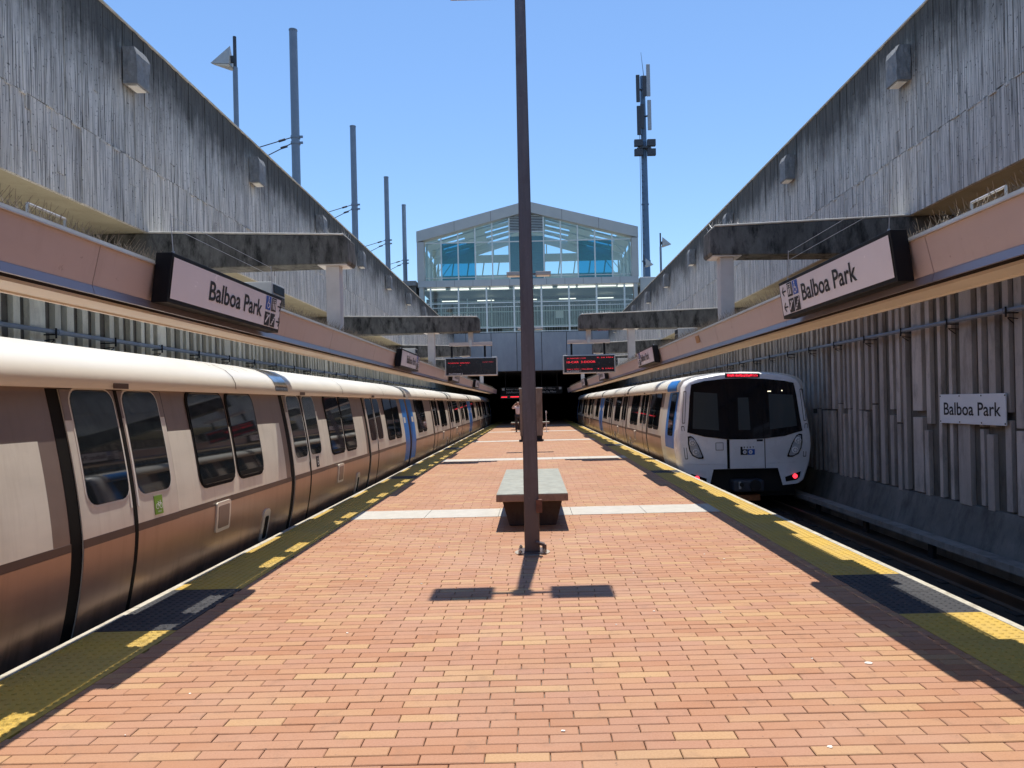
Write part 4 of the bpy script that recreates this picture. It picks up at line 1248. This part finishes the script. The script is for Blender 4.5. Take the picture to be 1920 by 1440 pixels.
# ================================================================== CONCOURSE BUILDING
BY = 54.0
bt = thing('concourse_building', 'grey gabled station concourse with teal tinted glass spanning the tracks', 'building', (0, BY, 4))
B = lambda m_, name, mat, **k_: m_.build(name, mat, bt, **k_)
CX = -.14
EL, RID = 14.2, 16.23
# slab over the platform and its dark ceiling
B(MB().box(-8.2, 8.2, BY + .3, YF, 3.98, 5.9), 'floor_slab', 'base_concrete')
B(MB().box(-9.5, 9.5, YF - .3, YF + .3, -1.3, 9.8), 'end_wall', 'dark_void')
# stained panels
xs = [-6.55, -4.75, -2.92, -1.07, .74, 2.55, 4.40, 6.4]
for a, b in zip(xs[:-1], xs[1:]):
    B(MB().box(a + .02, b - .02, BY, BY + .15, 3.96, 6.74), 'fascia_panel', 'panel_stain', bevel=.008)
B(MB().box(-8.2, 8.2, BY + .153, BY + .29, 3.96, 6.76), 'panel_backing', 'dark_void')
for s in (-1, 1):
    m_ = MB()
    x = 6.6
    while x < 8.2: m_.box(s * x, s * (x + .08), BY + .08, BY + .15, 4.0, 6.7); x += .17
    stuff(B(m_, 'side_ribs', 'rib_concrete'))
# lower glazed hall: posts, rails, panes
px = [-7.23, -5.21, -3.18, -1.19, .80, 2.80, 4.80, 6.83]
for x in px: B(MB().box(x - .06, x + .06, BY + .02, BY + .16, 6.78, 10.12), 'mullion', 'mullion_white')
rails = [(6.80, .05), (7.10, .07), (8.62, .05), (8.92, .07)]
allx = [-7.75] + px + [7.5]
for a, b in zip(allx[:-1], allx[1:]):
    for z, th in rails: B(MB().box(a + .062, b - .062, BY + .04, BY + .13, z, z + th), 'glazing_rail', 'mullion_white')
    for z0, z1 in ((7.17, 8.62), (8.99, 10.12), (8.67, 8.92)):
        B(MB().box(a + .062, b - .062, BY + .08, BY + .095, z0, z1), 'pane', 'pane_low')
# second screen inside
for x in (-6.7, -4.75, -2.95):
    B(MB().box(x - .04, x + .04, BY + 2.0, BY + 2.1, 6.8, 9.6), 'inner_post', 'hall_green')
for z in (7.4, 8.5, 9.3): B(MB().box(-7.6, 7.4, BY + 2.0, BY + 2.06, z, z + .06), 'inner_rail', 'hall_green')
B(MB().box(-8.2, 8.2, BY + .3, BY + 26, 6.70, 6.79), 'hall_floor', 'base_concrete')
rbw = random.Random(77)
B(MB().box(-8.2, 8.2, BY + 4.7, BY + 5.0, 6.8, 9.95), 'hall_wall', 'recess_concrete')
m_ = MB(); x = -8.1
while x < 8.1:
    w = rbw.uniform(.06, .13); m_.box(x, x + w, BY + 4.64, BY + 4.699, 6.8, 9.3 + rbw.uniform(-.1, .1)); x += w + rbw.uniform(.06, .14)
stuff(B(m_, 'hall_ribs', 'hall_ribs'))
B(MB().box(-8.0, 8.0, BY + .5, BY + 4.69, 9.95, 10.05), 'hall_ceiling', 'hall_white')
# lit tubes under the band
x = -7.5
while x < 7.2:
    B(MB().box(x, x + 1.32, BY + .35, BY + .45, 9.98 + (.0 if rbw.random() < .6 else .05), 10.09), 'light_tube', 'tube_light'); x += 1.4 + rbw.choice((0.04, .08, .3))
for x in (-6.9, -4.1, -.8, 2.2, 5.1):
    B(MB().box(x, x + 1.3, BY + 3.4, BY + 3.5, 9.55, 9.63), 'light_tube', 'tube_light')
B(MB().box(1.95, 2.55, BY + 4.58, BY + 4.62, 8.25, 8.85), 'notice_panel', 'sign_white')
B(MB().box(-2.2, .0, BY + 3.0, BY + 3.3, 7.05, 7.35), 'counter', 'hall_white'); B(MB().box(.2, 1.1, BY + 3.0, BY + 3.3, 7.05, 7.35), 'counter', 'hall_white')
B(MB().box(4.9, 6.4, BY + 2.4, BY + 2.5, 6.95, 7.12), 'ticker_display', 'led_dark')
m_ = MB(); put_text(m_, 'NEXT TRAINS  SFO', .11, lambda u, v: (5.0 + u, BY + 2.39, 6.98 + v), width=1.3); B(m_, 'ticker_text', 'led_red_dim')
# upper frame
B(MB().box(-8.12, 7.86, BY - .12, BY + .55, 10.14, 10.62), 'sill_band', 'frame_panel', bevel=.01)
xj = [-8.12 + 1.33 * i for i in range(1, 12)]
m_ = MB()
for x in xj: m_.box(x - .008, x + .008, BY - .124, BY - .119, 10.15, 10.61)
stuff(B(m_, 'panel_joints', 'dark_void'))
for x0, x1 in ((-8.14, -7.62), (7.40, 7.88)):
    B(MB().box(x0, x1, BY - .13, BY + .5, 10.622, 13.42), 'corner_post', 'frame_grey', bevel=.01)
    B(MB().box(x0 + .1, x1 - .1, BY - .05, BY + .5, 6.0, 10.138), 'lower_post', 'frame_grey')
for (xa, za, zi), (xb, zb_, zj) in (((-8.15, EL, 13.424), (CX, RID, 15.47)), ((CX, RID, 15.47), (7.89, EL, 13.424))):
    a, b = min(xa, xb), max(xa, xb)
    B(MB().prism([(xa, za), (xb, zb_), (xb, zj), (xa, zi)], 'y', BY - .15, BY + .5), 'gable_band', 'frame_grey')
m_ = MB()
for x in (-5.4, -2.75, 2.4, 5.05):
    z = RID - (abs(x - CX)) * (RID - EL) / 8.0
    m_.box(x - .01, x + .01, BY - .155, BY - .149, z - .75, z - .01)
stuff(B(m_, 'band_joints', 'dark_void'))
# upper mullions and panes
ux = [-7.60, -6.40, -5.17, -3.93, -2.69, -1.44, -.20, 1.05, 2.28, 3.51, 4.75, 6.01, 7.38]
gz = lambda x: 15.46 - abs(x - CX) * (15.46 - 13.42) / 7.52
TR = 13.36
for x in ux[1:-1]:
    B(MB().box(x - .045, x + .045, BY + .0, BY + .12, 10.63, gz(x) - .02), 'mullion', 'mullion_white')
for i, (a, b) in enumerate(zip(ux[:-1], ux[1:])):
    p = BY + .05
    B(MB().box(a + .047, b - .047, BY + .02, BY + .10, TR - .04, TR + .03), 'transom', 'mullion_white')
    B(MB().box(a + .047, b - .047, BY + .02, BY + .10, 10.80, 10.84), 'transom', 'mullion_white')
    mat = 'pane_teal' if i in (1, 2, 9, 10) else 'pane_clear'
    B(MB().box(a + .05, b - .05, p, p + .02, 10.85, TR - .05), 'pane', mat)
    B(MB().box(a + .05, b - .05, p, p + .02, 10.64, 10.79), 'pane', mat)
    za, zb_ = gz(a + .05) - .03, gz(b - .05) - .03
    if i in (5, 6):
        B(MB().box(a + .047, b - .047, BY + .02, BY + .10, 14.02, 14.08), 'transom', 'mullion_white')
        B(MB().box(a + .05, b - .05, p, p + .02, TR + .04, 14.01), 'pane', 'pane_clear')
        z = 14.12
        while z < 15.25:
            lo = max(a + .05, CX - (15.40 - z) / .271); hi = min(b - .05, CX + (15.40 - z) / .271)
            if hi - lo > .1: B(MB().prism([(BY + .02, z), (BY + .12, z + .07), (BY + .12, z + .09), (BY + .02, z + .02)], 'x', lo, hi), 'louvre_slat', 'mullion_white')
            z += .115
        B(MB().prism([(a + .05, 14.1), (b - .05, 14.1), (b - .05, zb_), (a + .05, za)], 'y', BY + .2, BY + .24), 'vent_backing', 'dark_void')
    else:
        B(MB().prism([(a + .05, TR + .04), (b - .05, TR + .04), (b - .05, zb_), (a + .05, za)], 'y', p, p + .02), 'pane', 'pane_clear')
# hall interior
DY = 9.2
B(MB().box(-8.1, 7.84, BY + .56, BY + DY, 10.2, 10.58), 'upper_floor', 'hall_white')
for s, x in ((-1, -8.0), (1, 7.70)):
    B(MB().box(x - .08, x + .08, BY + .5, BY + DY, 10.6, 13.3), 'side_wall', 'hall_white')
ys = [BY + .52 + i * .87 for i in range(11)]
for s in (-1, 1):
    xe = -8.15 if s < 0 else 7.89
    for i in range(0, 10):
        fr = [(0.0, .18), (.42, .62), (.86, 1.0)] if i % 2 else [(0, 1.0)]  # unseen gaps between roof sheets, added to let sun into the hall
        for f0, f1_ in fr:
            p = lambda f: (CX + (xe - CX) * f, RID - .06 - (RID - EL) * f)
            (x0, z0), (x1, z1) = p(f0), p(f1_)
            B(MB().prism([(x0, z0), (x1, z1), (x1, z1 - .10), (x0, z0 - .10)], 'y', ys[i] + .002, ys[i + 1] - .002), 'roof_sheet', 'hall_white')
for i in range(4):
    y = BY + 1.2 + i * 2.3
    for s in (-1, 1):
        xe = -7.6 if s < 0 else 7.4
        B(MB().bar((CX, y, RID - .62), (xe, y, 13.45), .10, .10), 'rafter', 'hall_white')
        B(MB().bar((xe, y, 13.4), (xe, y, 10.6), .12, .12), 'column', 'hall_white')
        B(MB().bar((xe, y, 11.9), (xe * .82, y, 13.75), .05, .05), 'brace', 'hall_white')
# back gable wall: window row, blind band, and a sky-filled gable
yb_ = BY + DY
B(MB().box(-8.1, 7.84, yb_, yb_ + .15, 10.6, 12.55), 'back_wall', 'hall_green')
B(MB().prism([(-8.1, 13.6), (7.84, 13.6), (7.84, 14.0), (7.3, 14.25), (-7.6, 14.25), (-8.1, 14.0)], 'y', yb_, yb_ + .15), 'back_band', 'hall_green')
for k_ in range(13):
    x = -7.9 + 1.29 * k_
    B(MB().bar((x, yb_ + .05, 12.56), (x + .16, yb_ + .05, 13.59), .10, .08), 'back_mullion', 'hall_white')
for s in (-1, 1):
    f = lambda x: CX + s * x
    B(MB().prism([(f(4.3), 14.255), (f(7.5), 14.255), (f(0), 16.05), (f(0), 15.55)], 'y', yb_, yb_ + .15), 'back_gable', 'hall_green')
    for x in (1.6, 2.9): B(MB().box(f(x) - .04, f(x) + .04, yb_ + .02, yb_ + .10, 14.26, 15.2 if x < 2 else 14.75), 'back_mullion', 'hall_white')
B(MB().box(-1.55, 1.2, BY + 4, BY + 6, 10.6, 14.6), 'lift_shaft', 'hall_teal')
for i in range(12): B(MB().box(-1.5, 1.15, BY + 3.97, BY + 3.998, 11.2 + i * .2, 11.28 + i * .2), 'shaft_slat', 'hall_teal')
# outside wings
B(MB().box(-9.6, -8.25, BY - .2, BY + 3, 6.0, 10.25), 'wing_wall', 'beam_concrete', bevel=.03)
B(MB().box(-9.75, -8.22, BY - .35, BY + 3.1, 10.26, 10.62), 'wing_cap', 'box_concrete', bevel=.02)
B(MB().box(8.0, 9.2, BY + .2, BY + 3, 6.0, 10.6), 'wing_wall', 'frame_grey', bevel=.03)
for s in (-1, 1): B(MB().box(s * 8.3, s * 8.6, BY - .55, BY - .22, 9.35, 9.55), 'flood_light', 'lamp_lens', bevel=.02)

# ================================================================== STREET POLES, LAMPS, TOWER
def pyramid(mb, tip, s, k_=1.0):
    """wedge lamp head: apex up beside the pole, lower tip pointing outward; returns the shade and lens shapes"""
    x, y, z = tip
    A = (x, y, z + .62 * k_); Bp = (x + s * .86 * k_, y, z - .10 * k_); C1 = (x - s * .05 * k_, y - .30 * k_, z - .28 * k_); C2 = (x - s * .05 * k_, y + .30 * k_, z - .28 * k_)
    mb.add([A, Bp, C1, C2], [(0, 1, 2), (0, 3, 1), (0, 2, 3)])
    c_ = [(Bp[0] - s * .02, Bp[1], Bp[2] - .015), (C1[0], C1[1], C1[2] - .012), (C2[0], C2[1], C2[2] - .012)]
    return c_
def lamp_parts(t, px, py, z, s, k_=1.0):
    m_ = MB(); tri = pyramid(m_, (px + s * .20 * k_, py, z), s, k_); m_.build('lamp_head', 'lamp_head', t)
    l_ = MB(); l_.add(tri + [(tri[0][0] - s * .1, tri[0][1], tri[0][2] - .05), (tri[1][0] + s * .06, tri[1][1] + .06, tri[1][2] - .05), (tri[2][0] + s * .06, tri[2][1] - .06, tri[2][2] - .05)], [(0, 1, 2), (3, 4, 5), (0, 1, 4, 3), (1, 2, 5, 4), (2, 0, 3, 5)])
    l_.build('lens', 'lamp_lens', t)
    MB().bar((px, py, z + .02), (px + s * .22 * k_, py, z + .02), .12 * k_, .28 * k_).build('lamp_bracket', 'antenna_dark', t)
def tram_pole(x, y, h, r_, label, zs):
    t = thing('tram_pole', label, 'pole', (x, y, 6.75), 'tram wire poles along the street')
    MB().tube((x, y, 6.75), (x, y, h), r_ * 1.12, r_, n=20).build('pole', 'street_pole', t, smooth=True)
    MB().tube((x, y, h), (x, y, h + .05), r_ * 1.08, n=20).build('cap', 'street_pole', t, smooth=True)
    for z in (h - 4.5, h - 4.75, h - 7.0, h - 7.4, h - 7.75):
        c_ = MB(); c_.tube((x, y, z - .05), (x, y, z + .05), r_ * 1.22, n=20); c_.bar((x + r_, y - .05, z), (x + r_ + .16, y - .05, z), .06, .09); c_.build('clamp', 'street_pole', t, smooth=False)
    for dz, ex, ez in ((h - 4.5, -7.0, -1.9), (h - 4.75, -5.6, -2.6)):
        MB().tube((x - r_, y, dz), (x + ex, y, dz + ez), .022, n=5).build('span_wire', 'antenna_dark', t)
        for f in (.06, .24):
            q = Vector((x - r_, y, dz)).lerp(Vector((x + ex, y, dz + ez)), f)
            MB().tube(q - Vector((.14, 0, .04)), q + Vector((.14, 0, .04)), .05, n=6).build('insulator', 'antenna_dark', t)
    MB().tube((x - r_, y, h - 7.0), (x - 4.2, y, h - 7.1), .04, n=6).build('bracket_arm', 'street_pole', t)
    lamp_parts(t, x - r_ * .6, y, h - 7.75, -1, .95)
for i, (px_, top, wpx) in enumerate(((549.5, 58, 15.5), (661.5, 238, 11), (724, 333, 9), (757, 385, 8))):
    Yp = [31.5, 43.0, 53.5, 61.0][i]
    rr = math.radians(1.3); dx, dy = px_ - 999, top - 756
    X = (dx * math.cos(rr) - dy * math.sin(rr)) * Yp / 1397; Z = 1.6 - (dx * math.sin(rr) + dy * math.cos(rr)) * Yp / 1397
    tram_pole(X, Yp, Z, .165, ['thickest blue-grey tram pole with wedge lamp, nearest the camera', 'second blue-grey tram pole from the camera', 'third blue-grey tram pole from the camera', 'farthest blue-grey tram pole, beside the glass concourse'][i], None)
def street_lamp(x, y, h, s, label):
    t = thing('street_lamp', label, 'street lamp', (x, y, 6.75), 'wedge headed street lamps')
    MB().tube((x, y, 6.75), (x, y, h - .95), .082, .074, n=14).build('pole', 'street_pole', t, smooth=True)
    MB().tube((x, y, h - .95), (x, y, h), .052, n=12).build('finial', 'antenna_dark', t, smooth=True)
    lamp_parts(t, x, y, h - .72, s, .72)
street_lamp(-8.95, 23.0, 13.12, -1, 'wedge headed street lamp standing above the board-marked wall near the tram poles')
street_lamp(9.16, 52.0, 13.27, 1, 'wedge headed street lamp above the wall to the outer side of the cell tower')
street_lamp(9.05, 59.0, 13.15, 1, 'wedge headed street lamp in front of the cell tower foot')

t = thing('cell_tower', 'tall blue-grey monopole cell tower with antenna clusters', 'cell tower', (12.4, 80, 6.75))
x, y = 12.55, 80.0
MB().tube((x, y, 6.75), (x, y, 36.4), .46, .26, n=12).build('mast', 'tower_paint', t, smooth=False)
m_ = MB(); z = 12
while z < 30: m_.box(x - .36, x - .28, y - .5, y - .30, z, z + .08); z += .62
stuff(m_.build('climbing_pegs', 'antenna_dark', t))
MB().tube((x - .58, y - .3, 12), (x - .46, y - .3, 31.5), .03, n=6).build('feed_cable', 'antenna_dark', t)
for z, q in ((16.5, .46), (22.6, .40)): MB().tube((x, y, z), (x, y, z + .14), q, n=12).build('mast_flange', 'tower_paint', t)
for k_, (dx, z0, z1, mat) in enumerate(((-.60, 33.4, 36.3, 'antenna_dark'), (.52, 34.0, 37.4, 'antenna_light'), (-.58, 29.9, 33.0, 'antenna_dark'), (.56, 30.4, 33.6, 'antenna_light'), (.1, 34.0, 36.2, 'antenna_dark'), (-.2, 30.6, 33.2, 'antenna_dark'))):
    MB().box(x + dx - .20, x + dx + .20, y - .75, y - .55, z0, z1).build('panel_antenna', mat, t, bevel=.05)
    MB().bar((x, y - .1, (z0 + z1) / 2), (x + dx, y - .56, (z0 + z1) / 2), .14, .14).build('antenna_bracket', 'antenna_dark', t)
for dx in (-.88, -.45, .5, .92):
    for z in (27.7, 28.7):
        MB().box(x + dx - .24, x + dx + .24, y - .8, y - .35, z, z + .72).build('radio_unit', 'antenna_dark' if z < 29 else 'antenna_light', t, bevel=.05)
MB().tube((x, y, 28.5), (x, y, 28.7), .8, n=12).build('radio_ring', 'antenna_dark', t)
MB().tube((x + .15, y, 36.4), (x - .10, y, 39.0), .035, .015, n=6).build('whip_antenna', 'antenna_dark', t)
